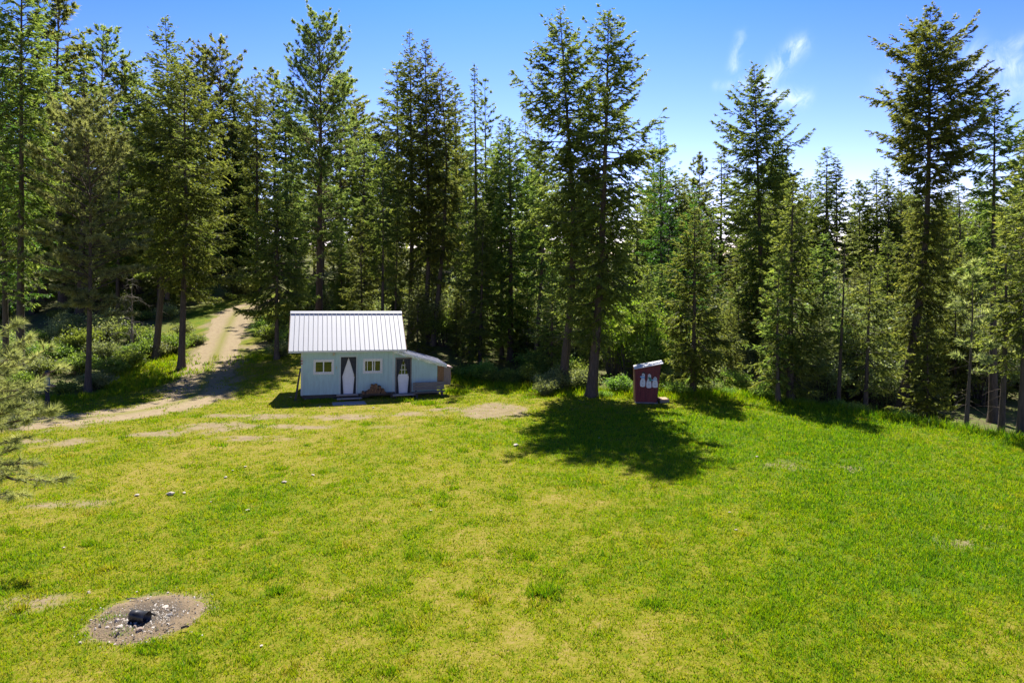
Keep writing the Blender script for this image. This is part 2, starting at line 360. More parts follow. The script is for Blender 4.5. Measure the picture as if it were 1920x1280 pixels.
# ------------------------------------------------------------------ vegetation generators
def unit(a): return a / (np.linalg.norm(a, axis=-1, keepdims=True) + 1e-9)
def tris(p, d, ln, wd, wdir):
    n = len(p); v = np.empty((n, 3, 3)); v[:, 0] = p - wdir * wd[:, None]; v[:, 1] = p + wdir * wd[:, None]; v[:, 2] = p + d * ln[:, None]; return v
def soup(name, v, tint, mat):
    n = len(v); return mesh_np(name, v.reshape(-1, 3), np.arange(n * 3).reshape(n, 3), [mat], np.repeat(tint, 3))
def tubes_np(P, rad, n):
    """P (b,k,3) polylines, rad (b,k) -> quads"""
    b, k, _ = P.shape; T = unit(np.gradient(P, axis=1)); up = np.where(np.abs(T[..., 2:3]) > .9, np.array([1., 0, 0]), np.array([0, 0, 1.]))
    A = unit(np.cross(T, up)); B = np.cross(T, A); an = np.arange(n) * 2 * np.pi / n
    V = P[:, :, None] + (A[:, :, None] * np.cos(an)[:, None] + B[:, :, None] * np.sin(an)[:, None]) * rad[:, :, None, None]
    I = np.arange(b * k * n).reshape(b, k, n); J = np.roll(I, -1, 2)
    return V.reshape(-1, 3), np.stack([I[:, :-1], J[:, :-1], J[:, 1:], I[:, 1:]], -1).reshape(-1, 4)
STY = {
 #        branch spacing, twig sp, face sp, flen, fwid, elev bottom/top, droop, twig ratio, tuft
 'fir':   dict(bs=.098, ts=.095, fs=.0215, fl=.175, fw=.029, e0=-14, e1=46, droop=.22, tw=.36, tuft=0),
 'pine':  dict(bs=.165, ts=.125, fs=.0, fl=.27, fw=.021, e0=-8, e1=52, droop=-.22, tw=.30, tuft=26),
 'larch': dict(bs=.13, ts=.11, fs=.036, fl=.19, fw=.030, e0=-8, e1=40, droop=.05, tw=.32, tuft=0),
}
def conifer(r, path, prof, z0c, H, style, dens=1., coarse=1., bare=(), rtrunk=.2, dead_low=0):
    """path(z)->(x,y) trunk line, prof(z)->crown radius; returns trunk mesh data, limb data, needle tris + tint"""
    S = STY[style]; span = H - z0c
    nb = int(span / S['bs'] * dens)
    u = (np.arange(nb) + r.random(nb)) / nb; z = z0c + span * u ** .94
    whorl = np.round(z / (.55 if style == 'pine' else .38)) * (.55 if style == 'pine' else .38); z = np.clip(z * .55 + whorl * .45, z0c, H - .05)
    az = np.arange(nb) * 2.39996 + r.normal(0, .5, nb)
    rr = prof(z); L = rr * (.72 + .5 * r.random(nb)); L = L * (.62 + .76 * vnoise(z * .75 + r.uniform(0, 99), (az % 6.283) * .8 + 7)); L = np.where(r.random(nb) < .07, L * 1.22, L); L = np.maximum(L, .18)
    tt = (z - z0c) / span; el = np.radians(S['e0'] + (S['e1'] - S['e0']) * tt ** 1.3 + r.normal(0, 7, nb))
    hd = np.stack([np.cos(az), np.sin(az), np.zeros(nb)], 1); base = np.stack([*path(z), z], 1)
    def bp(i, s):
        h = L[i] * s; zz = h * np.tan(el[i]) - S['droop'] * L[i] * np.sin(np.pi * s * .62) * (1 - tt[i]) + .10 * L[i] * s ** 3
        return base[i] + hd[i] * h[:, None] + np.stack([0 * zz, 0 * zz, zz], 1)
    # limbs
    ks = np.linspace(0, 1, 5); P = np.stack([bp(np.arange(nb), np.full(nb, s)) for s in ks], 1)
    rad = (.010 + .011 * L)[:, None] * (1.05 - ks)[None]
    # twigs
    cnt = np.maximum(3, (L / S['ts'] * dens ** .3 / coarse).astype(int)); bi = np.repeat(np.arange(nb), cnt); n = len(bi)
    s = .12 + .88 * r.random(n) ** .75; s[r.random(n) < .06] = 1.0
    p = bp(bi, s); T = unit(bp(bi, np.minimum(s + .05, 1.05)) - bp(bi, s - .05)); sd_ = np.where(r.random(n) < .5, -1., 1.)
    Sv = unit(np.cross(T, np.array([0, 0, 1.]))) * sd_[:, None]; ph = np.radians(r.uniform(22, 68, n))
    ph = np.where(s > .97, r.uniform(0, .4, n), ph)
    td = unit(T * np.cos(ph)[:, None] + Sv * np.sin(ph)[:, None] + np.stack([0 * s, 0 * s, r.normal(-.24 if style != 'pine' else .22, .24, n)], 1))
    tl = np.clip(S['tw'] * L[bi] * (1.12 - s) + .14, .12, 1.0) * r.uniform(.6, 1.25, n)
    tk = r.random(n)                               # per-twig tone
    if S['tuft']:
        m = max(6, int(S['tuft'] / coarse)); q = p + td * tl[:, None] * .8
        pp = np.repeat(q, m, 0); dd = unit(np.repeat(td, m, 0) * .85 + r.normal(0, .62, (n * m, 3))); pp = pp - np.repeat(td, m, 0) * (r.random((n * m, 1)) * .16)
        ln = S['fl'] * r.uniform(.7, 1.1, n * m); wd = S['fw'] * coarse * r.uniform(.8, 1.3, n * m)
        tint = np.repeat(.12 + .6 * tk, m) + r.normal(0, .12, n * m)
        wv_ = unit(np.cross(dd, r.normal(0, 1, dd.shape)))
        v = tris(pp, dd, ln, wd, wv_)
        # twigs wood
        Pt = np.stack([p, p + td * tl[:, None] * .4, q], 1); P2 = (Pt, np.full((n, 3), .010))
    else:
        c2 = np.maximum(3, (tl / S['fs'] / coarse).astype(int)); ti = np.repeat(np.arange(n), c2); k = len(ti)
        w = r.random(k); droopt = np.zeros((k, 3)); droopt[:, 2] = -.30 * (w * tl[ti]) ** 1.3
        pp = p[ti] + td[ti] * (w * tl[ti])[:, None] + droopt
        tw_side = unit(np.cross(td[ti], np.array([0, 0, 1.]))) * np.where(r.random(k) < .5, -1., 1.)[:, None]
        dd = unit(td[ti] * .75 + tw_side * r.uniform(.2, .9, k)[:, None] + r.normal(0, .32, (k, 3)) - np.array([0, 0, .18]))
        ln = S['fl'] * coarse * r.uniform(.6, 1.2, k); wd = S['fw'] * coarse * r.uniform(.8, 1.3, k)
        wv_ = unit(np.cross(dd, r.normal(0, 1, (k, 3))))
        v = tris(pp, dd, ln, wd, wv_)
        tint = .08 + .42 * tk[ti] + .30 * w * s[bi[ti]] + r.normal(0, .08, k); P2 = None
    W = [tubes_np(P, rad, 3)]
    if P2 is not None: W.append(tubes_np(P2[0], P2[1], 3))
    nd = int(dead_low)
    if nd:
        z = r.uniform(.12 * H, max(z0c, .2 * H) + .1 * span, nd); az = r.uniform(0, 6.28, nd); Ld = r.uniform(.5, 1.7, nd)
        h = np.stack([np.cos(az), np.sin(az), r.normal(-.12, .18, nd)], 1); b0 = np.stack([*path(z), z], 1); kk = np.linspace(0, 1, 4)
        Pd = b0[:, None] + h[:, None] * (Ld[:, None] * kk)[..., None]; Pd[:, :, 2] -= .18 * (Ld[:, None] * kk ** 2)
        W.append(tubes_np(Pd, np.full((nd, 1), .016) * (1.05 - kk)[None], 3))
    # trunk
    kz = np.concatenate([np.array([-.4, 0, .25, .7]), np.linspace(1.5, H - .02, 16)]); Pt = np.stack([*path(kz), kz], 1)[None]
    rt = rtrunk * (1 - .95 * np.clip(kz / H, 0, 1) ** .82) * (1 + .45 * np.exp(-np.maximum(kz, 0) / .35))
    return tubes_np(Pt, rt[None], 9), W, v, np.clip(tint, 0, 1)
def join(parts):
    V = []; Fq = []; o = 0
    for v, f in parts: V.append(v); Fq.append(f + o); o += len(v)
    return np.vstack(V), np.vstack(Fq)
def plant_conifer(name, loc, data, nmat, bmat, rz=0):
    (tv, tf), W, v, tint = data; e = empty(name, loc, rz)
    lv, lf = join(W)
    tv, tf = join([(tv, tf), (lv, lf)]); link('trunk', mesh_np('trunk', tv, tf, [bmat], None, True), e)
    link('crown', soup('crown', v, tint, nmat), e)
    return e
def leafy(r, R_, H, nst, nleaf, ls, mat, bmat, name, lean=0, low=.1, flat=.85):
    """multi-stemmed shrub: stems, side twigs, separate leaves in clumps"""
    n = nst; az = r.uniform(0, 6.28, n); ro = R_ * np.sqrt(r.random(n)) * .95; top = H * (flat + .15 * r.random(n)) * (1 - .45 * (ro / R_) ** 2) * r.uniform(.6, 1, n)
    b0 = np.stack([np.cos(az) * ro * .22, np.sin(az) * ro * .22, np.full(n, -.1)], 1); e1 = np.stack([np.cos(az) * ro, np.sin(az) * ro, top], 1)
    ks = np.linspace(0, 1, 5); P = b0[:, None] + (e1 - b0)[:, None] * ks[None, :, None]; P[:, :, 2] += (np.sin(ks * np.pi) * .12)[None] * H
    stems = tubes_np(P, (.008 + .006 * H) * (1.05 - ks)[None] * np.ones((n, 1)), 3)
    m = nleaf; si = r.integers(0, n, m); s = low + (1 - low) * r.random(m) ** .6; a = P[si, np.minimum((s * 4).astype(int), 3)]; b = P[si, np.minimum((s * 4).astype(int) + 1, 4)]; fq = (s * 4 % 1)[:, None]
    p = a + (b - a) * fq; cl = r.normal(0, 1, (n, 3)) * 0
    p = p + r.normal(0, 1, (m, 3)) * np.array([.17, .17, .12]) * (R_ * .55 + .25) * (.5 + .6 * s)[:, None]
    p[:, 2] = np.maximum(p[:, 2], .03)
    d = unit(r.normal(0, 1, (m, 3)) + np.array([0, 0, .1])); wv_ = unit(np.cross(d, r.normal(0, 1, (m, 3))))
    ln = ls * r.uniform(.6, 1.2, m); wd = ln * .34
    # leaf = kite of two triangles
    v = np.empty((m, 4, 3)); v[:, 0] = p; v[:, 1] = p + d * (ln * .5)[:, None] + wv_ * wd[:, None]; v[:, 2] = p + d * ln[:, None]; v[:, 3] = p + d * (ln * .5)[:, None] - wv_ * wd[:, None]
    tone = r.random(n)[si] * .5 + r.random(m) * .4 + .1 * s
    e = empty(name); link('stems', mesh_np('stems', *stems, [bmat]), e)
    link('foliage', mesh_np('foliage', v.reshape(-1, 3), np.arange(m * 4).reshape(m, 4), [mat], np.repeat(np.clip(tone, 0, 1), 4)), e)
    return e
exec_marker = 0
# ------------------------------------------------------------------ cabin
CA = 16.0
def W3(px, py, D): return Vector((xat(px, D), D, zat(py, D)))
cab0 = W3(564.5, 741, 34.0); cabz = gz(cab0.x, cab0.y)
cabin = empty('cabin', (cab0.x, cab0.y, cabz), R(CA), .012)
tag(cabin, 'small pale blue cabin with white ribbed metal roof and lean-to', 'cabin')
cm = Matrix.Translation((cab0.x, cab0.y, cabz)) @ Matrix.Rotation(R(CA), 4, 'Z') @ Matrix.Rotation(.012, 4, 'Y'); ci = cm.inverted()
def cab(px, py, yl=0.):
    """photo pixel -> cabin local x, z on the plane local y = yl"""
    o = ci @ Vector((0, 0, CAMZ)); d = (ci.to_3x3() @ Vector(((px - 960) / F, 1, (HY - py) / F))); k = (yl - o.y) / d.y; p = o + d * k; return p.x, p.z
M['siding'] = plain('blue_siding_paint', (.41, .575, .58), .6, 0, .10, 3, .12, 60, .35, (3, 3, .5))
M['trimblue'] = plain('pale_trim_paint', (.47, .56, .56), .6, 0, .06, 5)
M['white'] = plain('white_paint', (.78, .79, .80), .5, 0, .05, 8)
M['worn'] = plain('worn_white_paint', (.74, .75, .75), .75, 0, .2, 26, .15, 60, .3, (1, 1, 1), (.48, .475, .46))
M['roofmetal'] = plain('white_roof_metal', (.52, .52, .54), .42, 0, .035, 1.3, 0, 40, .5)
M['fascia'] = plain('fascia_paint', (.62, .65, .66), .6, 0, .1, 9)
M['oldwood'] = plain('weathered_boards', (.20, .185, .175), .85, 0, .35, 5, .4, 30, .2, (1.2, 14, 14))
M['tread'] = plain('worn_step_boards', (.36, .33, .30), .85, 0, .3, 5, .4, 30, .2, (1.2, 14, 14))
M['darkwood'] = plain('dark_damp_boards', (.085, .075, .068), .9, 0, .3, 5, .3, 30, .2, (1.2, 14, 14))
M['ply'] = plain('brown_plywood', (.23, .135, .07), .8, 0, .22, 3, .1, 40, .2, (4, 4, .8))
M['greyply'] = plain('grey_plywood', (.235, .19, .17), .85, 0, .15, 3, .1, 40, .2, (4, 4, .8))
M['curtain'] = plain('black_screen_cloth', (.05, .054, .062), .9, 0, .2, 12, .2, 80, .1)
M['foil'] = plain('crinkled_flashing', (.62, .70, .80), .3, .25, .25, 14, .9, 18)  # pale blue in the base colour stands in for reflected sky
M['black'] = plain('dark_interior', (.012, .012, .013), .9)
M['brass'] = plain('aged_brass', (.30, .20, .11), .45, .7, .2, 20)
M['red'] = plain('red_paint', (.35, .035, .04), .5, 0, .1, 10)
M['yellow'] = plain('yellow_paint', (.55, .46, .12), .6, 0, .1, 10)
def glass_mat():
    m, t, b = newmat('window_glass'); b.inputs['Base Color'].default_value = (.015, .02, .015, 1); b.inputs['Roughness'].default_value = .04; b.inputs['Specular IOR Level'].default_value = .9; b.inputs['IOR'].default_value = 1.6
    return m
M['glass'] = glass_mat()
xr = cab(737.5, 700)[0]                       # end of the main front wall
zt = cab(600, 659)[1]; zb = .26; DEP = 4.0; RUN = DEP / 2
EY = -.32                                     # eave line
ze = cab(650, 656.5, EY)[1]; zr = cab(645, 585, RUN)[1]
x0r = cab(541, 657, EY)[0]; x1r = cab(762, 655, EY)[0]
pit = math.atan2(zr - ze, RUN - EY)
xl = cab(820, 700)[0]                         # end of lean-to blue wall
# door and window openings in px
W1 = (*cab(588, 701), *cab(625.5, 674.5)); W2 = (*cab(681, 699), *cab(716.5, 673))
D1 = (*cab(637, 740.5), *cab(669.5, 667.5)); D2 = (*cab(741.5, 739), *cab(771, 671))
def siding(mb, x0, x1, ztop, z0=zb, y=0, sgn=1):
    """grooved sheet siding, boards 0.125 wide; ztop may be a function of x; leaves openings"""
    n = max(1, round((x1 - x0) / .125)); w = (x1 - x0) / n
    for i in range(n):
        a, b = x0 + i * w + .006, x0 + (i + 1) * w - .006; m = (a + b) / 2; spans = [(z0, None)]
        for (ox0, oz0, ox1, oz1) in (W1, W2, D1, D2):
            if ox0 - .02 < m < ox1 + .02:
                spans = [(z0, oz0), (oz1, None)] if oz0 > z0 + .1 else [(oz1, None)]
        for s0, s1 in spans:
            ta, tb = (ztop(a), ztop(b)) if callable(ztop) else (ztop, ztop)
            if s1 is not None: ta = tb = s1
            if min(ta, tb) - s0 < .01: continue
            mb.hexa([(a, y, s0), (b, y, s0), (a, y + .03, s0), (b, y + .03, s0), (a, y, ta), (b, y, tb), (a, y + .03, ta), (b, y + .03, tb)])
zfront = ze + math.tan(pit) * (0 - EY) - .02
mb = MB(); siding(mb, 0, xr, zfront - .02)
front = mb.build('front_wall', M['siding'], cabin)
# backing behind the grooves (blue too) leaves openings
def backing(mb, x0, x1, z0, z1f, y0, y1):
    xs = sorted({x0, x1, *[v for o in (W1, W2, D1, D2) for v in (o[0], o[2]) if x0 < v < x1]})
    for a, b in zip(xs[:-1], xs[1:]):
        m = (a + b) / 2; spans = [(z0, None)]
        for (ox0, oz0, ox1, oz1) in (W1, W2, D1, D2):
            if ox0 < m < ox1: spans = [(z0, oz0), (oz1, None)] if oz0 > z0 + .1 else [(oz1, None)]
        for s0, s1 in spans:
            ta, tb = (z1f(a), z1f(b)) if s1 is None else (s1, s1)
            if min(ta, tb) - s0 > .02: mb.hexa([(a, y0, s0), (b, y0, s0), (a, y1, s0), (b, y1, s0), (a, y0, ta), (b, y0, tb), (a, y1, ta), (b, y1, tb)])
mb = MB(); backing(mb, .03, xr - .03, zb, lambda x: zfront - .02, .027, .10)
mb.build('wall_sheathing', M['siding'], cabin)
# gable walls and back wall
prof_ = [(0.03, zb), (DEP, zb), (DEP, ze + math.tan(pit) * .32 - .04), (RUN, zr - .10), (0.03, zfront - .04)]
for nm, xx in (('left_gable_wall', .003), ('right_gable_wall', xr - .093)):
    v = [(xx, y, z) for y, z in prof_] + [(xx + .09, y, z) for y, z in prof_]; n = 5
    MB().add(v, [tuple(range(n - 1, -1, -1)), tuple(range(n, 2 * n))] + [(i, (i + 1) % n, (i + 1) % n + n, i + n) for i in range(n)]).build(nm, M['siding'], cabin)
MB().box(.1, xr - .1, DEP - .1, DEP - .01, zb, zfront).build('back_wall', M['siding'], cabin)
MB().box(.1, xl - .05, .12, DEP - .12, zb - .06, zb + .02).build('floor_deck', M['darkwood'], cabin)
for xx, w in ((-.025, .11), (xr - .05, .09)):
    MB().box(xx, xx + w, -.022, .0, zb - .01, zfront - .03).build('corner_board', M['trimblue'], cabin)
MB().box(-.025, -.003, .0, .10, zb - .01, zfront - .06).build('corner_board', M['trimblue'], cabin)
# skirt boards and pier blocks under the floor
for a, b, z0, z1 in ((.25, 1.95, .02, .24), (2.0, 3.3, .05, .2)):
    MB().box(a, b, .04, .08, z0, z1).build('skirt_board', M['darkwood'], cabin)
for a in (.15, 1.6, 3.1, 4.5, 5.6, 6.7):
    MB().box(a, a + .25, .12, .42, -.12, .2).build('pier_block', M['oldwood'], cabin)
MB().box(.02, xl, .09, .15, .1, zb - .003).build('floor_joist', M['darkwood'], cabin)
# roof: panels with a standing rib
roof = MB().box(x0r + .02, x1r - .02, 0, .001, 0, .001)
sl = (RUN - EY) / math.cos(pit)
roof = MB()
roof.hexa([(x0r + .01, EY + .02, ze - .045), (x1r - .01, EY + .02, ze - .045), (x0r + .01, RUN, zr - .055), (x1r - .01, RUN, zr - .055), (x0r + .01, EY + .02, ze - .012), (x1r - .01, EY + .02, ze - .012), (x0r + .01, RUN, zr - .012), (x1r - .01, RUN, zr - .012)])
roof.hexa([(x0r + .01, RUN, zr - .055), (x1r - .01, RUN, zr - .055), (x0r + .01, DEP + .32, ze - .045), (x1r - .01, DEP + .32, ze - .045), (x0r + .01, RUN, zr - .012), (x1r - .01, RUN, zr - .012), (x0r + .01, DEP + .32, ze - .012), (x1r - .01, DEP + .32, ze - .012)])
roof = roof.build('roof', M['oldwood'], cabin); roof['label'] = 'white ribbed metal gable roof'
NP = 25; pw = (x1r - x0r) / NP
pm = MB().box(0, pw - .004, 0, sl - .02, -.008, .004)
pm.prism([(0, .004), (.004, .04), (.018, .04), (.022, .004)], 0.0, sl - .02)
pm = pm.mesh('roof_panel', M['roofmetal']); pm.materials.append(plain('grey_seam', (.33, .33, .35), .5))
for q_ in list(pm.polygons)[6:]: q_.material_index = 1  # ribs take a darker grey than the panel sheet
for i in range(NP):
    link('roof_panel', pm, roof, (x0r + i * pw, EY, ze), (pit, 0, 0))
    link('roof_panel', pm, roof, (x0r + (i + 1) * pw, DEP - EY, ze), (pit, 0, math.pi))
rc = MB()
for s in (-1, 1):
    y1 = RUN + s * .15; z1 = zr - .15 * math.tan(pit) + .046
    rc.hexa([(x0r - .01, RUN, zr + .046), (x1r + .01, RUN, zr + .046), (x0r - .01, y1, z1), (x1r + .01, y1, z1), (x0r - .01, RUN, zr + .056), (x1r + .01, RUN, zr + .056), (x0r - .01, y1, z1 + .01), (x1r + .01, y1, z1 + .01)])
rc.build('ridge_cap', M['roofmetal'], roof)
MB().box(x0r, x1r, EY - .022, EY - .002, ze - .10, ze + .0).build('fascia_board', M['fascia'], roof)
MB().box(x0r + .02, x1r - .02, EY, .0, ze - .062, ze - .05).build('soffit', M['fascia'], roof)
for xx in (x0r - .024, x1r + .004):
    for s in (0, 1):
        ya, yb = (EY - .02, RUN) if s == 0 else (RUN, DEP - EY)
        za, zb2 = (ze, zr) if s == 0 else (zr, ze)
        MB().hexa([(xx, ya, za - .12), (xx + .02, ya, za - .12), (xx, yb, zb2 - .12), (xx + .02, yb, zb2 - .12), (xx, ya, za + .01), (xx + .02, ya, za + .01), (xx, yb, zb2 + .01), (xx + .02, yb, zb2 + .01)]).build('rake_board', M['ply'], roof)
# lean-to
lx0, lz0 = xr - .12, cab(752, 655)[1]; lx1, lz1 = cab(838, 684.5, -.2)
lroof = lambda x: lz0 + (lz1 - lz0) * (x - lx0) / (lx1 - lx0)
mb = MB(); siding(mb, xr + .03, xl, lambda x: lroof(x) - .05); mb.build('lean_to_wall', M['siding'], cabin)
mb = MB(); backing(mb, xr + .001, xl - .01, zb, lambda x: lroof(x) - .05, .027, .09); mb.build('lean_to_sheathing', M['siding'], cabin)
MB().hexa([(xl - .06, .09, zb), (xl - .01, .09, zb), (xl - .06, 2.6, zb), (xl - .01, 2.6, zb), (xl - .06, .09, lroof(xl) - .06), (xl - .01, .09, lroof(xl) - .06), (xl - .06, 2.6, lroof(xl) - .06), (xl - .01, 2.6, lroof(xl) - .06)]).build('lean_to_end_wall', M['ply'], cabin)
lr = MB()
lr.hexa([(lx0, -.26, lz0), (lx1, -.26, lz1), (lx0, 2.75, lz0), (lx1, 2.75, lz1), (lx0, -.26, lz0 + .035), (lx1, -.26, lz1 + .035), (lx0, 2.75, lz0 + .035), (lx1, 2.75, lz1 + .035)])
lro = lr.build('lean_to_roof', M['roofmetal'], cabin)
for i in range(9):
    y = -.24 + i * .36
    MB().hexa([(lx0, y, lz0 + .036), (lx1, y, lz1 + .036), (lx0, y + .05, lz0 + .036), (lx1, y + .05, lz1 + .036), (lx0, y + .01, lz0 + .062), (lx1, y + .01, lz1 + .062), (lx0, y + .04, lz0 + .062), (lx1, y + .04, lz1 + .062)]).build('roof_rib', M['roofmetal'], lro)
# crinkled flashing under the lean-to rake
rr_ = random.Random(4); nfl = 30; v = []; f = []
for i in range(nfl + 1):
    x = lx0 + .05 + (lx1 - lx0 - .05) * i / nfl; dep = .11 + .06 * rr_.random()
    for j in range(3): v.append((x + rr_.uniform(-.02, .02), -.285 + rr_.uniform(-.018, .012) + .02 * j, lroof(x) + .02 - dep * j / 2))
for i in range(nfl):
    for j in range(2): a = i * 3 + j; f.append((a, a + 3, a + 4, a + 1))
MB().add(v, f).build('flashing', M['foil'], lro)
# brown plywood at the lean-to end and the grey hatch swung open
px0, _ = cab(820.5, 700); px1, _ = cab(832, 700); px2, _ = cab(845, 700, -.05)
MB().box(px0, px1, -.01, .02, cab(826, 722)[1], lroof(px0) - .07).build('plywood_panel', M['ply'], cabin)
MB().hexa([(px1 + .006, -.03, cab(838, 721)[1]), (px2, -.06, cab(838, 721)[1]), (px1 + .006, -.005, cab(838, 721)[1]), (px2, -.035, cab(838, 721)[1]), (px1 + .006, -.03, lroof(px1) - .09), (px2, -.06, lroof(px2) - .09), (px1 + .006, -.005, lroof(px1) - .09), (px2, -.035, lroof(px2) - .09)]).build('hatch_door', M['greyply'], cabin)
MB().hexa([(px1 - .1, -.12, lroof(px1) - .05), (px2 + .09, -.12, lroof(px2 + .09) - .05), (px1 - .1, .9, lroof(px1) - .05), (px2 + .09, .9, lroof(px2 + .09) - .05), (px1 - .1, -.12, lroof(px1) - .03), (px2 + .09, -.12, lroof(px2 + .09) - .03), (px1 - .1, .9, lroof(px1) - .03), (px2 + .09, .9, lroof(px2 + .09) - .03)]).build('hatch_roof', plain('faded_red_sheet', (.42, .27, .27), .7), cabin)
MB().box(px2 + .005, px2 + .04, .0, .06, cab(838, 712)[1], cab(838, 698)[1]).build('side_batten', plain('orange_board', (.42, .20, .06), .7), cabin)
# windows
def window(o, sash):
    x0, z0, x1, z1 = o; e = MB()
    fw = .085
    for a in ((x0 - .02, x1 + .02, z1 - fw + .02, z1 + .03), (x0 - .02, x1 + .02, z0 - .03, z0 + fw - .02)): e.box(a[0], a[1], -.035, .0, a[2], a[3])
    for a in ((x0 - .02, x0 + fw - .02), (x1 - fw + .02, x1 + .02)): e.box(a[0], a[1], -.035, .0, z0 + fw - .02, z1 - fw + .02)
    w = e.build('window', M['worn'], cabin)
    ix0, ix1, iz0, iz1 = x0 + .05, x1 - .05, z0 + .05, z1 - .05; fr_ = MB(); t = .028
    fr_.box(ix0 + .016, ix1 - .016, -.012, .03, iz0 + .016, iz0 + .016 + t).box(ix0 + .016, ix1 - .016, -.012, .03, iz1 - t - .016, iz1 - .016).box(ix0 + .016, ix0 + .016 + t, -.012, .03, iz0 + t, iz1 - t).box(ix1 - t - .016, ix1 - .016, -.012, .03, iz0 + t, iz1 - t)
    xm = (ix0 + ix1) / 2; fr_.box(xm - .03, xm + .02, -.016, .03, iz0 + t, iz1 - t)
    if sash: fr_.box(xm + .085, xm + .12, -.004, .034, iz0 + t, iz1 - t).box(ix0 + .14, ix0 + .165, .0, .034, iz0 + t, iz1 - t)
    fr_.build('sash_frame', M['white'], w)
    for a, b in ((ix0 + .03, xm), (xm, ix1 - .03)): MB().box(a, b - .002, .012, .017, iz0 + .03, iz1 - .03).build('pane', M['glass'], w)
window(W1, False); window(W2, True)
# doors with tied black screens
def curtain(o, d, side):
    x0, z0, x1, z1 = o; xm = (x0 + x1) / 2; w = x1 - x0; ztie = z0 + .47 * (z1 - z0)
    nz, nu = 26, 15; v = []; f = []
    for i in range(nz):
        t = i / (nz - 1); z = z1 - .01 - (z1 - z0 - .02) * t
        tt_ = (z1 - z) / (z1 - ztie)
        if tt_ < 1: inner = .5 - (.5 - .085) * tt_ ** .92
        else: inner = .085 + .10 * ((tt_ - 1) / ((z1 - z0) / (z1 - ztie) - 1)) ** .8
        for j in range(nu):
            u = j / (nu - 1); xx = u * inner * w + .012; pl = .016 * math.sin(u * 19 + t * 2) * (.5 + .8 * min(1, tt_)) 
            xx = x0 + xx if side == 0 else x1 - xx
            v.append((xx, -.004 + d + pl * .6 - .012 * u, z))
    for i in range(nz - 1):
        for j in range(nu - 1): a = i * nu + j; f.append((a, a + 1, a + nu + 1, a + nu))
    return MB().add(v, f)
def door(o, half):
    x0, z0, x1, z1 = o; d = MB(); t = .035
    d.box(x0 + .05, x1 - .05, .075, .115, z0 + .02, z1 - .05 if not half else z0 + .55 * (z1 - z0))
    dd = None
    if half:
        zm = z0 + .55 * (z1 - z0); d.box(x0 + .05, x0 + .16, .075, .115, zm, z1 - .05).box(x1 - .16, x1 - .05, .075, .115, zm, z1 - .05).box(x0 + .16, x1 - .16, .075, .115, z1 - .15, z1 - .05)
    else:
        for k in range(3): d.box(x0 + .14, x1 - .14, .068, .075, z0 + .14 + k * .58, z0 + .62 + k * .58)
    dr = d.build('door', M['white'], cabin)
    if half:
        zm = z0 + .55 * (z1 - z0); MB().box(x0 + .16, x1 - .16, .092, .097, zm, z1 - .15).build('pane', M['glass'], dr)
        mu = MB(); iw = (x1 - x0 - .32)
        for k in (1, 2): mu.box(x0 + .16 + iw * k / 3 - .011, x0 + .16 + iw * k / 3 + .011, .078, .09, zm, z1 - .15)
        for k in (1, 2): zz = zm + (z1 - .15 - zm) * k / 3; mu.box(x0 + .16, x1 - .16, .0775, .0895, zz - .011, zz + .011)
        mu.build('glazing_bars', M['white'], dr)
    MB().tube([(x1 - .12, .03, z0 + .95), (x1 - .12, .075, z0 + .95)], .03, 8).build('door_knob', M['brass'], dr)
    f = MB().box(x0 - .03, x0 + .035, -.02, .11, z0 - .02, z1 + .04).box(x1 - .035, x1 + .03, -.02, .11, z0 - .02, z1 + .04).box(x0 + .035, x1 - .035, -.02, .11, z1 - .03, z1 + .04)
    f.build('door_frame', M['trimblue'] if not half else M['oldwood'], cabin)
    for s in (0, 1):
        c = curtain((x0 + .03, z0, x1 - .03, z1 - .03), .03, s).build('screen_curtain', M['curtain'], cabin, sm=True); c['label'] = 'black insect screen tied back in the doorway'
door(D1, False); door(D2, True)
# small fittings
lx, lz = cab(626, 663); wl_ = MB().box(lx - .05, lx + .05, -.02, -.001, lz - .02, lz + .06).build('wall_lamp', M['brass'], cabin)
MB().tube([(lx, -.06, lz + .05), (lx, -.06, lz - .02), (lx, -.06, lz - .09)], [.045, .06, .035], 8).build('lamp_shade', plain('dull_glass', (.45, .42, .36), .3), wl_)
hx, hz = cab(566, 677); hg = MB().tube([(hx, -.03, hz + .2), (hx, -.03, hz - .12)], .006, 5).build('hanging_chime', M['red'], cabin)
for dz in (0.02, -.13): MB().tube([(hx, -.03, hz + dz - .018), (hx, -.03, hz + dz + .018)], .04, 8).build('chime_disc', M['red'], hg)
yx, yz = cab(631, 689); MB().box(yx - .012, yx + .012, -.012, -.001, yz - .07, yz + .07).build('thermometer', M['yellow'], cabin)

# loose things at the cabin
def cabw(x, y, z): return cm @ Vector((x, y, z))
def at_cabin(name, x, y, label, cat, group=None, z=None, rz=0):
    p = cabw(x, y, 0); e = empty(name, (p.x, p.y, gz(p.x, p.y) if z is None else cabw(x, y, z).z), R(CA) + rz); return tag(e, label, cat, group)
dz_ = D1[1]
s1 = at_cabin('wooden_steps', (D1[0] + D1[2]) / 2, -.05, 'two weathered plank steps below the plain white door', 'steps')
for (y0, y1, z, hw, sx) in ((-.28, -.02, .20, .58, 0), (-.60, -.30, .06, .60, .03)): MB().box(-hw + sx, hw + sx, y0, y1, z, z + .05).build('tread', M['tread'], s1, bevel=.006)
for xx in (-.5, .42): MB().box(xx, xx + .08, -.55, -.04, -.05, .058).build('stringer', M['darkwood'], s1); MB().box(xx, xx + .08, -.26, -.04, .06, .198).build('riser_block', M['darkwood'], s1)
s2 = at_cabin('wooden_step', (D2[0] + D2[2]) / 2, -.05, 'single broad plank step below the half glazed door', 'step')
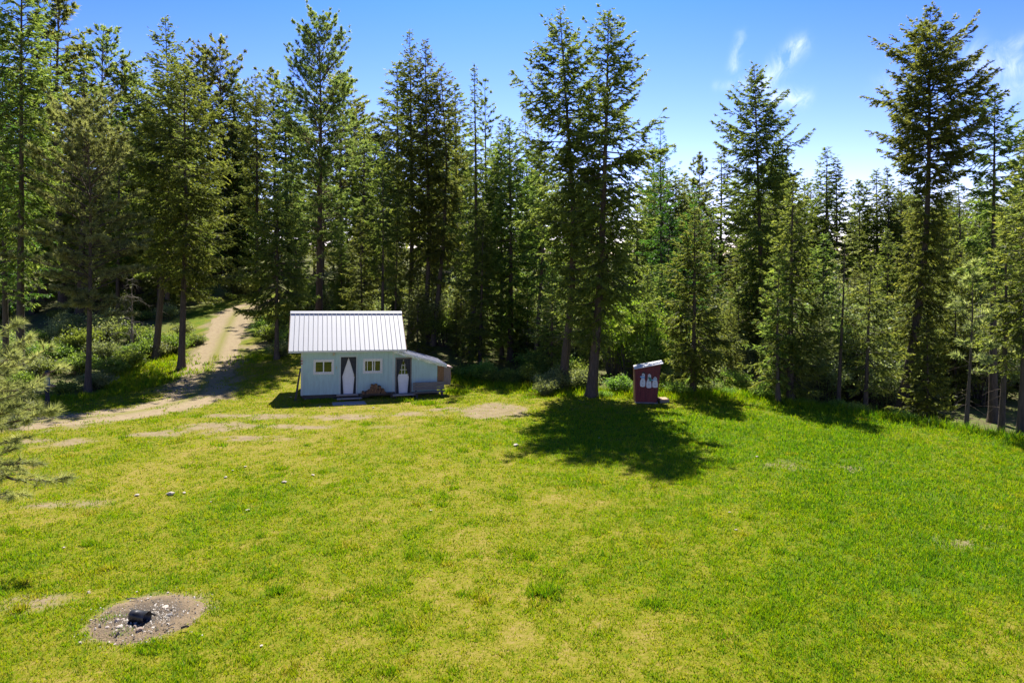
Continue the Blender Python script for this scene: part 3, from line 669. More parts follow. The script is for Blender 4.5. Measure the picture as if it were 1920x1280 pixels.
MB().box(-.58, .58, -.46, -.04, .10, .16).build('tread', M['tread'], s2, bevel=.006)
for xx in (-.5, .42): MB().box(xx, xx + .08, -.42, -.06, -.06, .098).build('support_block', M['darkwood'], s2)
# firewood on its shelf plank
shx0, shx1 = D1[2] + .07, D2[0] - .06
sh = at_cabin('plank_shelf', (shx0 + shx1) / 2, -.2, 'dark plank shelf carrying the firewood under the cabin window', 'shelf')
hw = (shx1 - shx0) / 2
MB().box(-hw, hw, -.2, .15, .21, .25).build('plank', M['darkwood'], sh, bevel=.005)
for xx in (-hw + .1, hw - .22): MB().box(xx, xx + .12, -.14, .1, -.08, .208).build('support_block', M['darkwood'], sh)
M['logend'] = plain('cut_firewood', (.30, .165, .085), .85, 0, .4, 9, .3, 40, .2, (1, 1, 1), (.07, .04, .025))
logs = []
for k in range(3):
    r_ = random.Random(20 + k); m = MB(); n = 9; rad = .085
    pr = [rad * r_.uniform(.75, 1.1) for _ in range(n)]
    if k == 1: pr = [rad * (.55 if 0 < j < 4 else 1.05) for j in range(n)]
    v = [(pr[j] * math.cos(j * 6.283 / n), y, pr[j] * math.sin(j * 6.283 / n)) for y in (-.17, .17) for j in range(n)]
    m.add(v, [tuple(range(n)), tuple(range(2 * n - 1, n - 1, -1))] + [(j, j + n, (j + 1) % n + n, (j + 1) % n) for j in range(n)])
    logs.append(m.mesh('firewood_log', M['logend']))
r_ = random.Random(3); cx = cab(703, 735, -.2)[0]
for row, cnt in enumerate((8, 6, 4, 2)):
    for k in range(cnt):
        x = cx + (k - (cnt - 1) / 2) * .145 + r_.uniform(-.03, .03) + (-.05, .04, .02, -.03)[row]; p = cabw(x, -.2 + r_.uniform(-.06, .06), .33 + row * .112 + r_.uniform(-.02, .02))
        o = link('firewood_log', logs[r_.randrange(3)], None, p, (r_.uniform(-.05, .05), r_.uniform(0, 6.28), R(CA) + r_.uniform(-.12, .12)))
        tag(o, 'split firewood log in the pile under the cabin window', 'log', 'firewood logs in the pile')
# bench
bx0, bx1 = cab(775, 730, -.5)[0], cab(834, 730, -.5)[0]; bl = bx1 - bx0
bn = at_cabin('wooden_bench', (bx0 + bx1) / 2, -.5, 'weathered grey wooden bench against the lean-to wall', 'bench')
for k in range(3): MB().box(-bl / 2, bl / 2, .10 + k * .02, .13 + k * .02, .32 + k * .135, .445 + k * .135).build('back_board', M['oldwood'], bn, bevel=.004)
for k in range(2): MB().box(-bl / 2 + .02, bl / 2 - .02, -.28 + k * .19, -.10 + k * .19, .24, .275).build('seat_board', M['oldwood'], bn, bevel=.004)
for xx in (-bl / 2 + .12, bl / 2 - .2):
    for yy in (-.24, .03): MB().box(xx, xx + .08, yy, yy + .08, -.08, .238).build('leg', M['darkwood'], bn)
    MB().hexa([(xx, .135, .22), (xx + .08, .135, .22), (xx, .19, .22), (xx + .08, .19, .22), (xx, .175, .72), (xx + .08, .175, .72), (xx, .21, .72), (xx + .08, .21, .72)]).build('back_post', M['darkwood'], bn)
# flat slab on the ground, leaning post, dark stick
sx, sy, sz = gpt(654, 757); slab = tag(empty('doorstep_slab', (sx, sy, sz), R(CA - 3)), 'flat weathered grey slab lying on the grass before the steps', 'slab')
MB().hexa([(-.74, -.40, -.03), (.84, -.36, -.03), (-.80, .42, -.03), (.74, .46, -.03), (-.74, -.40, .03), (.84, -.36, .03), (-.80, .42, .035), (.74, .46, .035)]).build('slab_top', plain('grey_slab', (.36, .335, .33), .9, 0, .25, 6, .4, 24, .2, (2, 9, 9)), slab, bevel=.012)
pa, pb = cabw(-.28, -.12, -.05), cabw(.0 - .045, .06, 1.62)
ps = MB().tube([Vector((0, 0, 0)), (pb - pa) * .5, pb - pa], [.055, .05, .04], 7).build('leaning_post', M['darkwood'], None, pa); tag(ps, 'dark charred post leaning on the left corner of the cabin', 'post')

# ------------------------------------------------------------------ outhouse
OX, OY, OZ = gpt(1213, 756)
oh = empty('outhouse', (OX, OY, OZ), R(-8.3)); tag(oh, 'leaning maroon outhouse with three painted snowmen and a white shed roof', 'outhouse')
M['maroon'] = plain('maroon_paint', (.15, .022, .024), .55, 0, .28, 3, .15, 40, .35, (5, 5, .5), (.075, .012, .018))
M['outside'] = plain('brown_side_boards', (.30, .15, .09), .75, 0, .2, 4, .2, 40, .3, (6, 6, .6))
kx = OY / F
wb0, wb1, wt0, wt1 = -21.5 * kx, 18.5 * kx, -22.0 * kx, 26.0 * kx
hL, hR = 64 * kx, 73.5 * kx; od = 1.15
def wallp(z, l): # x at height z on left / right leaning sides
    return wb0 + (wt0 - wb0) * z / hR if l else wb1 + (wt1 - wb1) * z / hR
nb_ = 6
for k in range(nb_):
    a0, a1 = wb0 + (wb1 - wb0) * k / nb_ + .004, wb0 + (wb1 - wb0) * (k + 1) / nb_ - .002; c0, c1 = wt0 + (wt1 - wt0) * k / nb_ + .004, wt0 + (wt1 - wt0) * (k + 1) / nb_ - .002
    h0 = hL + (hR - hL) * k / nb_; h1 = hL + (hR - hL) * (k + 1) / nb_
    MB().hexa([(a0, 0, .06), (a1, 0, .06), (a0, .025, .06), (a1, .025, .06), (c0, 0, h0), (c1, 0, h1), (c0, .025, h0), (c1, .025, h1)]).build('wall_board', M['maroon'], oh)
    MB().hexa([(a0, od - .03, .06), (a1, od - .03, .06), (a0, od, .06), (a1, od, .06), (c0, od - .03, h0), (c1, od - .03, h1), (c0, od, h0), (c1, od, h1)]).build('wall_board', M['maroon'], oh)
MB().hexa([(wb0 + .006, .026, .06), (wb1 - .01, .026, .06), (wb0 + .006, .05, .06), (wb1 - .01, .05, .06), (wt0 + .006, .026, hL - .02), (wt1 - .01, .026, hR - .02), (wt0 + .006, .05, hL - .02), (wt1 - .01, .05, hR - .02)]).build('wall_backing', M['black'], oh)
MB().hexa([(wb0, .0265, .06), (wb0 + .004, .0265, .06), (wb0 - .06, od - .04, .06), (wb0 - .05, od - .04, .06), (wt0, .0265, hL), (wt0 + .004, .0265, hL), (wt0 - .06, od - .04, hL), (wt0 - .05, od - .04, hL)]).build('left_wall', M['outside'], oh)
rw = MB().hexa([(wb1 - .008, .052, .06), (wb1, .052, .06), (wb1 - .008, od - .04, .06), (wb1, od - .04, .06), (wt1 - .008, .052, hR), (wt1, .052, hR), (wt1 - .008, od - .04, hR), (wt1, od - .04, hR)]).build('door', M['maroon'], oh)
MB().box(wb0 - .02, wb1 + .04, -.05, od + .04, -.1, .058).build('base_skid', M['oldwood'], oh)
orf = MB().hexa([(wt0 - .05, -.13, hL - .005), (wt1 + .10, -.13, hR + .035), (wt0 - .05, od + .12, hL - .005), (wt1 + .10, od + .12, hR + .035), (wt0 - .05, -.13, hL + .028), (wt1 + .10, -.13, hR + .068), (wt0 - .05, od + .12, hL + .028), (wt1 + .10, od + .12, hR + .068)]).build('roof', plain('worn_white_roofing', (.78, .78, .80), .5, 0, .15, 9, .2, 30), oh, bevel=.008)
for k in range(5):
    y = -.12 + k * .29
    MB().hexa([(wt0 - .05, y, hL + .029), (wt1 + .10, y, hR + .069), (wt0 - .05, y + .06, hL + .029), (wt1 + .10, y + .06, hR + .069), (wt0 - .05, y + .02, hL + .045), (wt1 + .10, y + .02, hR + .085), (wt0 - .05, y + .04, hL + .045), (wt1 + .10, y + .04, hR + .085)]).build('roof_rib', M['roofmetal'], orf)
# painted snowmen cut from board, fixed on the wall
M['snow'] = plain('cream_white_paint', (.66, .68, .68), .6, 0, .08, 12)
M['scarfblue'] = plain('pale_blue_paint', (.24, .42, .60), .6); M['scarfgreen'] = plain('teal_paint', (.04, .22, .17), .6); M['hat'] = plain('black_paint', (.02, .02, .025), .6); M['coal'] = plain('coal_dots', (.05, .05, .055), .7)
def outline(pts, n=9):
    return spline(np.array(pts + [pts[0]]), n)[:-1]
def oxz(px, py): return (px - 1213) * kx, (756 - py) * kx
def flat(poly, y0, mat, name, parent):
    return MB().prism([(p[0], p[1]) for p in poly], y0 - .012, y0).build(name, mat, parent)
def zx(zxp, zyp): return 1150 + zxp / 9.844, 650 + zyp / 9.846    # from the enlarged crop
def snowman(pts, name='snowman_panel'):
    return flat([oxz(*zx(*p)) for p in outline(pts, 4)], -.002, M['snow'], name, oh)
A_ = snowman([(555, 485), (580, 510), (580, 550), (576, 585), (590, 640), (590, 690), (578, 735), (508, 735), (495, 690), (500, 630), (520, 590), (528, 545), (530, 505)])
B_ = snowman([(665, 500), (692, 520), (694, 560), (690, 600), (698, 660), (702, 710), (692, 755), (622, 755), (608, 710), (614, 650), (632, 600), (636, 550), (640, 515)])
C_ = snowman([(768, 550), (795, 570), (798, 610), (812, 650), (816, 700), (806, 745), (728, 745), (716, 700), (722, 650), (736, 615), (740, 575)])
def pat(pts, mat, name, par, y=-.016): flat([oxz(*zx(*p)) for p in pts], y, mat, name, par)
pat([(515, 540), (582, 545), (578, 585), (545, 592), (520, 575), (500, 565), (494, 550)], M['scarfblue'], 'scarf', A_)
pat([(528, 492), (538, 460), (572, 460), (585, 480), (620, 495), (610, 508), (578, 492)], M['hat'], 'hat', A_)
pat([(645, 550), (680, 560), (704, 575), (705, 630), (670, 636), (655, 600), (640, 572)], M['scarfgreen'], 'scarf', B_)
pat([(736, 590), (802, 592), (802, 610), (736, 610)], M['scarfblue'], 'scarf', C_)
pat([(700, 600), (738, 602), (736, 622), (702, 624)], M['scarfblue'], 'mitten', C_)
for (par, dots) in ((A_, ((543, 520), (560, 520), (545, 640), (545, 700))), (B_, ((655, 528), (674, 528), (655, 640), (655, 690))), (C_, ((760, 575), (778, 575), (765, 655), (765, 705)))):
    for (a, b) in dots: pat([(a - 5, b - 6), (a + 5, b - 6), (a + 5, b + 6), (a - 5, b + 6)], M['coal'], 'coal_button', par)
# little boardwalk at the outhouse door
bw = tag(empty('boardwalk', (OX + 33 * kx, OY + .32, OZ), R(6)), 'small pale slatted step beside the outhouse', 'step')
M['newwood'] = plain('pale_new_boards', (.46, .31, .20), .8, 0, .15, 6, .2, 30, .25, (10, 1.5, 10))
for k in range(3): MB().box(-.22 + k * .16, -.075 + k * .16, -.24, .40, .14, .18).build('slat', M['newwood'], bw)
for yy in (-.2, .28): MB().box(-.22, .25, yy, yy + .07, -.06, .138).build('sleeper', M['oldwood'], bw)
MB().box(.21, .25, -.12, .27, -.03, .137).build('end_board', M['newwood'], bw)

# ------------------------------------------------------------------ fire pit
fp = tag(empty('fire_pit', (PIT[0], PIT[1], gz(*PIT))), 'round bare fire pit of ash and scorched earth in the grass', 'fire pit')
def pit_mat():
    m, t, b = newmat('ash_and_earth'); P = N(t, 'ShaderNodeTexCoord').outputs['Object']
    n1 = noise(t, 4, 6, .65, P); n2 = noise(t, 30, 4, .6, P); ln = N(t, 'ShaderNodeVectorMath', operation='LENGTH'); t.links.new(P, ln.inputs[0])
    rad = fmath(t, 'ADD', fmath(t, 'MULTIPLY', ln.outputs['Value'], .75), fmath(t, 'MULTIPLY', fmath(t, 'SUBTRACT', n1, .5), .9))
    c = ramp(t, [(.10, (.075, .06, .048)), (.32, (.145, .112, .078)), (.55, (.225, .165, .10)), (.85, (.30, .225, .135))], rad)
    c = mixc(t, fmath(t, 'MULTIPLY', fmath(t, 'SUBTRACT', n2, .5), 1.6, True), c, (.06, .055, .05)); t.links.new(c, b.inputs['Base Color']); b.inputs['Roughness'].default_value = .97; b.inputs['Specular IOR Level'].default_value = .1
    bp = N(t, 'ShaderNodeBump'); bp.inputs['Strength'].default_value = .9; bp.inputs['Distance'].default_value = .04; t.links.new(fmath(t, 'ADD', n1, n2), bp.inputs['Height']); t.links.new(bp.outputs[0], b.inputs['Normal']); return m
na, nrr = 48, 9; v = [(0, 0, .05)]; f = []
for j in range(1, nrr + 1):
    for i in range(na):
        a = i * 2 * math.pi / na; q = j / nrr; rr2 = (1.02 + .34 * (float(fbm(np.array([math.cos(a) * 3.4 + 5]), np.array([math.sin(a) * 3.4]))[0]) - .5)) * q
        x, y = math.cos(a) * rr2 * .90, math.sin(a) * rr2 * .86; zz = gz(PIT[0] + x, PIT[1] + y) - gz(*PIT) + .035 * (1 - q ** 6) - .02 * (q == 1) + .03 * (random.random() - .3) * (1 - q) + .012
        v.append((x, y, zz))
f += [(0, 1 + i, 1 + (i + 1) % na) for i in range(na)]
for j in range(nrr - 1):
    o_ = 1 + j * na; f += [(o_ + i, o_ + na + i, o_ + na + (i + 1) % na, o_ + (i + 1) % na) for i in range(na)]
MB().add(v, f).build('ash_bed', pit_mat(), fp, sm=True)
def rock_mesh(seed, sx=1, sy=1, sz=.6, mat=None, name='stone'):
    r_ = np.random.default_rng(seed); ph = (1 + 5 ** .5) / 2
    import bmesh
    bm = bmesh.new(); bmesh.ops.create_icosphere(bm, subdivisions=2, radius=1)
    pl = [(unit(r_.normal(0, 1, 3)), r_.uniform(.6, .9)) for _ in range(9)]
    for q in bm.verts:
        c = np.array(q.co)
        for n_, d_ in pl:
            k = c @ n_
            if k > d_: c = c - n_ * (k - d_)
        q.co = Vector(c * np.array([sx, sy, sz]) * (1 + r_.normal(0, .02)))
    me_ = bpy.data.meshes.new(name); bm.to_mesh(me_); bm.free(); me_.materials.append(mat); return me_
M['pale'] = plain('pale_stone', (.52, .44, .36), .9, 0, .2, 12, .4, 30, .2)
M['brownstone'] = plain('brown_stone', (.30, .225, .17), .9, 0, .25, 10, .4, 30, .2)
M['greystone'] = plain('grey_stone', (.24, .225, .21), .9, 0, .25, 10, .4, 30, .2)
M['char'] = plain('charcoal', (.022, .020, .02), .85, 0, .5, 20, .5, 40, .25)
def stone(px, py, wpx, seed, mat, label, group, sz=.6, name='stone', zoff=.03):
    x, y, z = gpt(px, py); s = wpx * y / F / 2 * 1.05
    o = link(name, rock_mesh(seed, 1, .85, sz, M[mat], name), None, (x, y, z + s * sz * .5 + zoff), (0, 0, seed * 1.7)); o.scale = (s, s, s)
    return tag(o, label, 'stone', group)
def pz(a, b): return 130 + a / 6.4, 1080 + b / 6.4
stone(*pz(835, 690), 17, 1, 'brownstone', 'rounded brown stone in front of the scorched tin in the fire pit', None)
stone(*pz(572, 575), 10, 2, 'pale', 'upright pale stone behind white ash in the fire pit', None, 1.1)
stone(*pz(1155, 410), 17, 3, 'pale', 'flat pale stone at the back of the fire pit', None, .35)
stone(*pz(1200, 505), 12, 4, 'greystone', 'grey stone right of the scorched tin in the fire pit', None)
stone(*pz(790, 640), 10, 5, 'brownstone', 'small rust brown stone touching the scorched tin', None)
for i, (a, b, w) in enumerate(((455, 645, 9), (600, 650, 13), (640, 690, 9), (490, 595, 7), (670, 570, 8), (1120, 605, 7), (1180, 605, 7), (560, 690, 8), (700, 625, 8), (1000, 655, 8), (900, 700, 6), (310, 515, 5), (258, 555, 6), (640, 560, 9), (1265, 555, 5), (960, 690, 6))):
    stone(*pz(a, b), w, 20 + i, 'pale' if i % 3 != 2 else 'brownstone', 'small broken stone among the ashes of the fire pit', 'small stones in the fire pit')
for i, (a, b) in enumerate(((805, 195), (1185, 205), (235, 203), (130, 813), (860, 815), (475, 795), (545, 825), (1500, 250))):
    stone(*pz(a, b), 6, 50 + i, 'pale', 'little pale stone at the rim of the fire pit', 'stones at the rim of the fire pit', .4, 'stone', .0)
for i, (px, py, w) in enumerate(((320, 928, 17), (345, 925, 8), (257, 930, 9), (465, 958, 9), (460, 876, 6), (436, 883, 6), (423, 896, 8), (533, 905, 10), (587, 892, 8), (808, 958, 6), (1124, 822, 5), (1420, 857, 7), (120, 1028, 6), (167, 1111, 6), (150, 1207, 6), (490, 1214, 7), (1380, 995, 6), (968, 836, 12), (1368, 962, 6), (395, 942, 5), (545, 745, 5), (700, 765, 5), (715, 768, 4), (600, 764, 4))):
    stone(px, py, w, 80 + i, 'pale', 'small pale stone lying in the meadow grass', 'pale stones scattered in the meadow', .4, 'stone', .015)
# scorched tin on its side
ta = Vector(gpt(*pz(745, 560))); tb = Vector(gpt(*pz(945, 590)))
axd = (tb - ta).normalized(); Lc = .32; rc_ = .098
ctr = (ta + tb) / 2 + Vector((0, 0, .13))
tin = tag(empty('scorched_tin', ctr - Vector((0, 0, .11))), 'blackened open tin can lying in the fire pit', 'tin')
up = Vector((0, 0, 1)); sdv = axd.cross(up).normalized(); upv = sdv.cross(axd)
v = []; f = []; n = 20
rings = [(-.5 * Lc, .0), (-.5 * Lc, rc_ * .93), (-.47 * Lc, rc_), (-.15 * Lc, rc_), (-.13 * Lc, rc_ * .97), (.15 * Lc, rc_), (.47 * Lc, rc_), (.5 * Lc, rc_ * 1.04), (.5 * Lc, rc_ * .95), (-.44 * Lc, rc_ * .92), (-.44 * Lc, 0)]
for a_, r2 in rings:
    for j in range(n):
        q = 2 * math.pi * j / n; dn = 1 + .05 * math.sin(3 * q + a_ * 9); v.append(axd * a_ + (sdv * math.cos(q) + upv * math.sin(q)) * r2 * dn + Vector((0, 0, .11)))
for i in range(len(rings) - 1): f += [(i * n + j, i * n + (j + 1) % n, (i + 1) * n + (j + 1) % n, (i + 1) * n + j) for j in range(n)]
MB().add(v, f).build('tin_body', plain('scorched_metal', (.035, .034, .037), .42, .35, .6, 7, .2, 20, .5, (1, 1, 1), (.012, .012, .013)), tin, sm=True)
# charred sticks
for i, (a0, b0, a1, b1, rr3, lab) in enumerate(((850, 465, 1030, 515, .022, 'charred stick lying behind the scorched tin'), (1340, 672, 1435, 660, .022, 'short dark stick at the right rim of the fire pit'), (690, 320, 800, 318, .014, 'thin pale stick at the back of the fire pit'), (1180, 660, 1270, 625, .010, 'thin grey twig in front of the grey stone in the fire pit'), (560, 760, 600, 705, .014, 'short charred twig in front of the pale stones'))):
    pA, pB = Vector(gpt(*pz(a0, b0))), Vector(gpt(*pz(a1, b1))); pA.z += .06; pB.z += .07; mid_ = (pA + pB) / 2 + Vector((0, .01, .012))
    o = MB().tube([Vector(), mid_ - pA, pB - pA], [rr3, rr3 * .9, rr3 * .6], 6).build('stick', M['char'] if i in (0, 1, 4) else M['deadwood'], None, pA); tag(o, lab, 'stick')
# loose ash gravel
r2 = np.random.default_rng(5); n = 1500; a_ = r2.uniform(0, 6.283, n); q_ = np.abs(r2.normal(0, .42, n)); px_ = PIT[0] + np.cos(a_) * q_ * 1.1 + .05; py_ = PIT[1] + np.sin(a_) * q_ - .08
s_ = r2.uniform(.006, .026, n) * (1.1 - .4 * np.clip(q_, 0, 1)); pz_ = g(px_, py_) + .052
tet = np.array([(1, 0, -.4), (-.5, .87, -.4), (-.5, -.87, -.4), (0, 0, .8), (.3, .2, .7)])
rot_ = r2.uniform(0, 6.28, n); ct, st_ = np.cos(rot_), np.sin(rot_)
V_ = tet[None] * s_[:, None, None] * r2.uniform(.7, 1.3, (n, 5, 3)); X_ = V_[..., 0] * ct[:, None] - V_[..., 1] * st_[:, None]; Y_ = V_[..., 0] * st_[:, None] + V_[..., 1] * ct[:, None]
V_ = np.stack([X_ + px_[:, None], Y_ + py_[:, None], V_[..., 2] + pz_[:, None]], -1)
Fi = np.array([(0, 1, 4), (1, 3, 4), (1, 2, 3), (2, 0, 3), (0, 4, 3)])[None] + (np.arange(n) * 5)[:, None, None]
def ash_mat():
    m, t, b = newmat('ash_gravel'); at = N(t, 'ShaderNodeAttribute', attribute_name='tint').outputs['Fac']
    t.links.new(ramp(t, [(0, (.025, .023, .022)), (.4, (.10, .09, .08)), (.75, (.30, .26, .21)), (1, (.62, .58, .53))], at), b.inputs['Base Color']); b.inputs['Roughness'].default_value = .95; return m
ag = link('ash_gravel', mesh_np('ash_gravel', V_.reshape(-1, 3), Fi.reshape(-1, 3), [ash_mat()], np.repeat(r2.random(n), 5)))
tag(ag, 'loose ash, cinders and stone chips in the fire pit', 'gravel', None, 'stuff')
# dark clods on the verge of the track
for i, (px, py) in enumerate(((300, 743), (312, 732), (323, 723), (330, 715), (337, 709), (347, 712), (331, 719), (293, 718), (280, 725), (303, 713), (310, 706), (329, 703), (271, 747), (392, 682), (285, 734))):
    o = stone(px, py, 3.6, 140 + i, 'char', 'small dark clod on the grass verge of the dirt track', 'dark clods beside the dirt track', .7, 'dirt_clod', .0); o['category'] = 'clod'
exec_marker = 1
# ------------------------------------------------------------------ the trees one can tell apart
def hero(name, label, cat, base, path, prof, style='fir', mat='fir', bark='bark', dens=1., coarse=1., D=None, rt=None, dead=10, seed=None, group=None):
    """base px; path [(px,py)..] bottom to top; prof [(py, half width px)..] bottom to top (first = crown start)"""
    if D is None: X, Y, Z = gpt(*base)
    else: X, Y = xat(base[0], D), D; Z = gz(X, Y)
    zs = np.array([0] + [zat(p[1], Y) - Z for p in path]); xs = np.array([0] + [xat(p[0], Y) - X for p in path])
    k = np.argsort(zs); zs, xs = zs[k], xs[k]; H = zs[-1]
    fine = np.linspace(0, H, 60); fx = np.interp(fine, zs, xs); ker = np.array([1, 2, 3, 4, 3, 2, 1]) / 16; fx2 = np.convolve(np.pad(fx, 3, 'edge'), ker, 'valid'); fx2[:1] = 0
    sd_ = seed if seed is not None else abs(hash((base[0] * 7 + base[1]))) % 9999
    r = np.random.default_rng(sd_); wy = r.normal(0, .12)
    pth = lambda z: (np.interp(z, fine, fx2), wy * np.sin(np.clip(z / H, 0, 1) * 3.0))
    pz_ = np.array([zat(p[0], Y) - Z for p in prof]); pr = np.array([p[1] * Y / F for p in prof]); k = np.argsort(pz_); pz_, pr = pz_[k], pr[k]
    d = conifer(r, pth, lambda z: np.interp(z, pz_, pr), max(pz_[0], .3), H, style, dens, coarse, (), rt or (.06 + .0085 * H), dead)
    return tag(plant_conifer(name, (X, Y, Z), d, M[mat], M[bark]), label, cat, group)
T = 'tree'
hero('fir_tree', 'tall fir with a bare lower trunk rising from the thicket behind the person', T, (38, 668), [(44, 350), (42, -120)], [(560, 30), (420, 62), (250, 85), (100, 72), (-60, 34), (-118, 3)], D=37.5, dens=.95, rt=.24)
hero('pine_tree', 'young pale needled pine standing in the shrubs beside the dirt track', T, (165, 668), [(166, 400), (163, 195)], [(600, 60), (520, 100), (420, 98), (330, 78), (250, 42), (197, 5)], 'pine', 'palepine', D=36.5, dens=1.5, rt=.17)
hero('fir_tree', 'fir on a leaning trunk next to the forked bend of the dirt track', T, (292, 608), [(312, 440), (318, 250), (310, 32)], [(500, 45), (400, 75), (250, 62), (140, 40), (80, 24), (34, 2)], D=46, dens=.9, rt=.24)
hero('fir_tree', 'slim straight fir with a pale trunk foot at the left verge of the track', T, (340, 618), [(350, 400), (347, 250), (345, 112)], [(545, 50), (470, 82), (330, 95), (220, 62), (150, 30), (114, 2)], D=43, dens=1.0, rt=.23)
hero('fir_tree', 'dark fir standing alone at the right side of the upper track', T, (519, 612), [(521, 480), (522, 345)], [(590, 30), (555, 62), (470, 66), (410, 40), (347, 3)], D=46, dens=1.3, rt=.17)
hero('fir_tree', 'narrow dark fir with a bare middle trunk behind the upper track', T, (481, 590), [(482, 330), (479, 142)], [(420, 30), (340, 34), (290, 42), (220, 32), (144, 2)], D=79, dens=.9, rt=.27)
hero('ponderosa_pine', 'tall round topped pine rising right behind the white cabin roof', T, (598, 640), [(600, 400), (602, 200), (597, 36)], [(480, 44), (400, 60), (300, 74), (220, 72), (140, 58), (80, 34), (38, 10)], 'pine', 'pine', 'redbark', D=56, dens=1.6, rt=.33, dead=14)
hero('fir_tree', 'thin young fir behind the right half of the cabin roof', T, (716, 640), [(718, 450), (717, 285)], [(520, 26), (440, 40), (360, 28), (287, 2)], D=50, dens=1., rt=.15)
hero('fir_tree', 'tall fir left of the twin spires behind the cabin', T, (770, 650), [(772, 400), (768, 60)], [(420, 42), (300, 50), (200, 44), (120, 24), (62, 2)], D=54, dens=.95, rt=.26)
hero('fir_tree', 'tall straight fir behind the lean-to with a dark bare trunk', T, (797, 660), [(805, 450), (800, 250), (797, 76)], [(520, 48), (400, 66), (280, 52), (170, 34), (78, 2)], D=53, dens=1., rt=.25)
hero('fir_tree', 'fir with a tilted trunk right behind the lean-to', T, (812, 668), [(832, 450), (838, 300), (826, 128)], [(480, 38), (380, 52), (260, 44), (180, 26), (130, 2)], D=52, dens=.9, rt=.23)
hero('fir_tree', 'spindly fir with a thin dying top near the end of the cabin', T, (882, 700), [(893, 500), (892, 300), (889, 122)], [(560, 30), (480, 52), (380, 36), (300, 15), (200, 11), (124, 3)], D=49, dens=.95, rt=.25, dead=18)
hero('pine_tree', 'thin sparse pine behind the fir with the dying top', T, (912, 680), [(912, 400), (909, 152)], [(330, 14), (270, 24), (210, 22), (154, 5)], 'pine', 'pine', D=56, dens=.7, rt=.2)
hero('fir_tree', 'dense dark fir between the bare trunks beyond the cabin', T, (957, 702), [(958, 450), (955, 225)], [(640, 30), (560, 62), (430, 62), (330, 45), (227, 3)], D=49, dens=1.15, rt=.24)
hero('fir_tree', 'slender fir touching the dense dark fir beyond the cabin', T, (941, 700), [(940, 480), (938, 250)], [(560, 26), (460, 36), (340, 28), (252, 2)], D=50, dens=.8, rt=.17)
hero('fir_tree', 'thin fir on a tilted trunk behind the two largest firs', T, (1003, 706), [(1018, 480), (1022, 260)], [(560, 38), (450, 50), (340, 35), (262, 3)], D=47, dens=.9, rt=.19)
hero('fir_tree', 'left one of the two largest firs above the outhouse, with a curved trunk', T, (1054, 731), [(1072, 560), (1076, 400), (1064, 220), (1050, 24)], [(600, 22), (520, 42), (420, 72), (310, 84), (200, 72), (110, 42), (60, 20), (26, 2)], dens=1.2, rt=.27, dead=24)
hero('fir_tree', 'right one of the two largest firs above the outhouse, broad and dense', T, (1109, 744), [(1124, 560), (1132, 380), (1138, 200), (1141, 22)], [(650, 30), (560, 66), (430, 88), (310, 88), (200, 64), (110, 42), (60, 26), (24, 3)], dens=1.25, rt=.29, dead=20)
hero('fir_tree', 'olive fir with drooping boughs just behind the outhouse', T, (1299, 737), [(1301, 560), (1302, 395)], [(705, 44), (640, 64), (540, 50), (450, 26), (397, 2)], dens=1.35, rt=.17)
hero('fir_tree', 'tall broad fir right of the outhouse with a pointed crown', T, (1424, 742), [(1426, 500), (1420, 300), (1414, 122)], [(690, 36), (600, 50), (480, 54), (400, 68), (290, 64), (200, 40), (124, 2)], dens=1.35, rt=.25, dead=14)
hero('fir_tree', 'dark full fir with branches near the ground right of the broad fir', T, (1482, 750), [(1486, 550), (1488, 335)], [(715, 52), (640, 66), (540, 52), (430, 34), (337, 2)], dens=1.3, rt=.2, D=34.5)
hero('fir_tree', 'small dark fir squeezed beside the broad pointed fir', T, (1459, 755), [(1460, 620), (1462, 480)], [(715, 26), (640, 36), (560, 26), (482, 2)], dens=1.2, rt=.12)
hero('pine_sapling', 'thin sapling with a black trunk and sparse pale crown', T, (1571, 752), [(1582, 560), (1585, 425)], [(600, 22), (540, 34), (480, 26), (427, 5)], 'larch', 'palepine', D=34, dens=.7, rt=.12)
hero('fir_tree', 'young light green fir with open drooping boughs on the meadow edge', T, (1622, 756), [(1630, 600), (1634, 478)], [(720, 40), (660, 52), (580, 42), (520, 22), (480, 2)], 'fir', 'fir', D=33, dens=1.0, rt=.13)
hero('fir_tree', 'giant leaning fir with a wide top and a narrow waist', T, (1686, 782), [(1718, 610), (1736, 450), (1741, 300), (1744, 12)], [(640, 38), (560, 40), (470, 50), (400, 44), (345, 40), (320, 60), (270, 94), (220, 92), (150, 62), (95, 48), (50, 16), (14, 2)], dens=1.6, rt=.30, dead=14)
hero('spruce_tree', 'small black green spruce under the giant leaning fir', T, (1737, 792), [(1738, 700), (1737, 600)], [(782, 36), (720, 42), (660, 26), (602, 3)], dens=1.9, rt=.1)
hero('fir_tree', 'pointed fir between the giant leaning fir and the thin pine sapling', T, (1862, 790), [(1864, 500), (1866, 165)], [(520, 50), (400, 62), (320, 56), (230, 36), (167, 2)], D=37, dens=1.1, rt=.24)
hero('pine_sapling', 'thin pale pine sapling with a bare leader on the bank', T, (1811, 804), [(1821, 600), (1824, 498)], [(700, 32), (620, 40), (560, 26), (500, 4)], 'pine', 'palepine', D=27.6, dens=.8, rt=.09)
hero('fir_tree', 'light fir with broad low sprays at the falling meadow edge', T, (1876, 812), [(1882, 600), (1884, 395)], [(690, 40), (600, 44), (500, 36), (397, 2)], D=28.5, dens=.95, rt=.14)
hero('fir_tree', 'fir with thin grey trunk at the far end of the meadow edge', T, (1912, 822), [(1916, 550), (1922, 270)], [(640, 44), (540, 62), (420, 50), (272, 3)], D=27.2, dens=1., rt=.15)
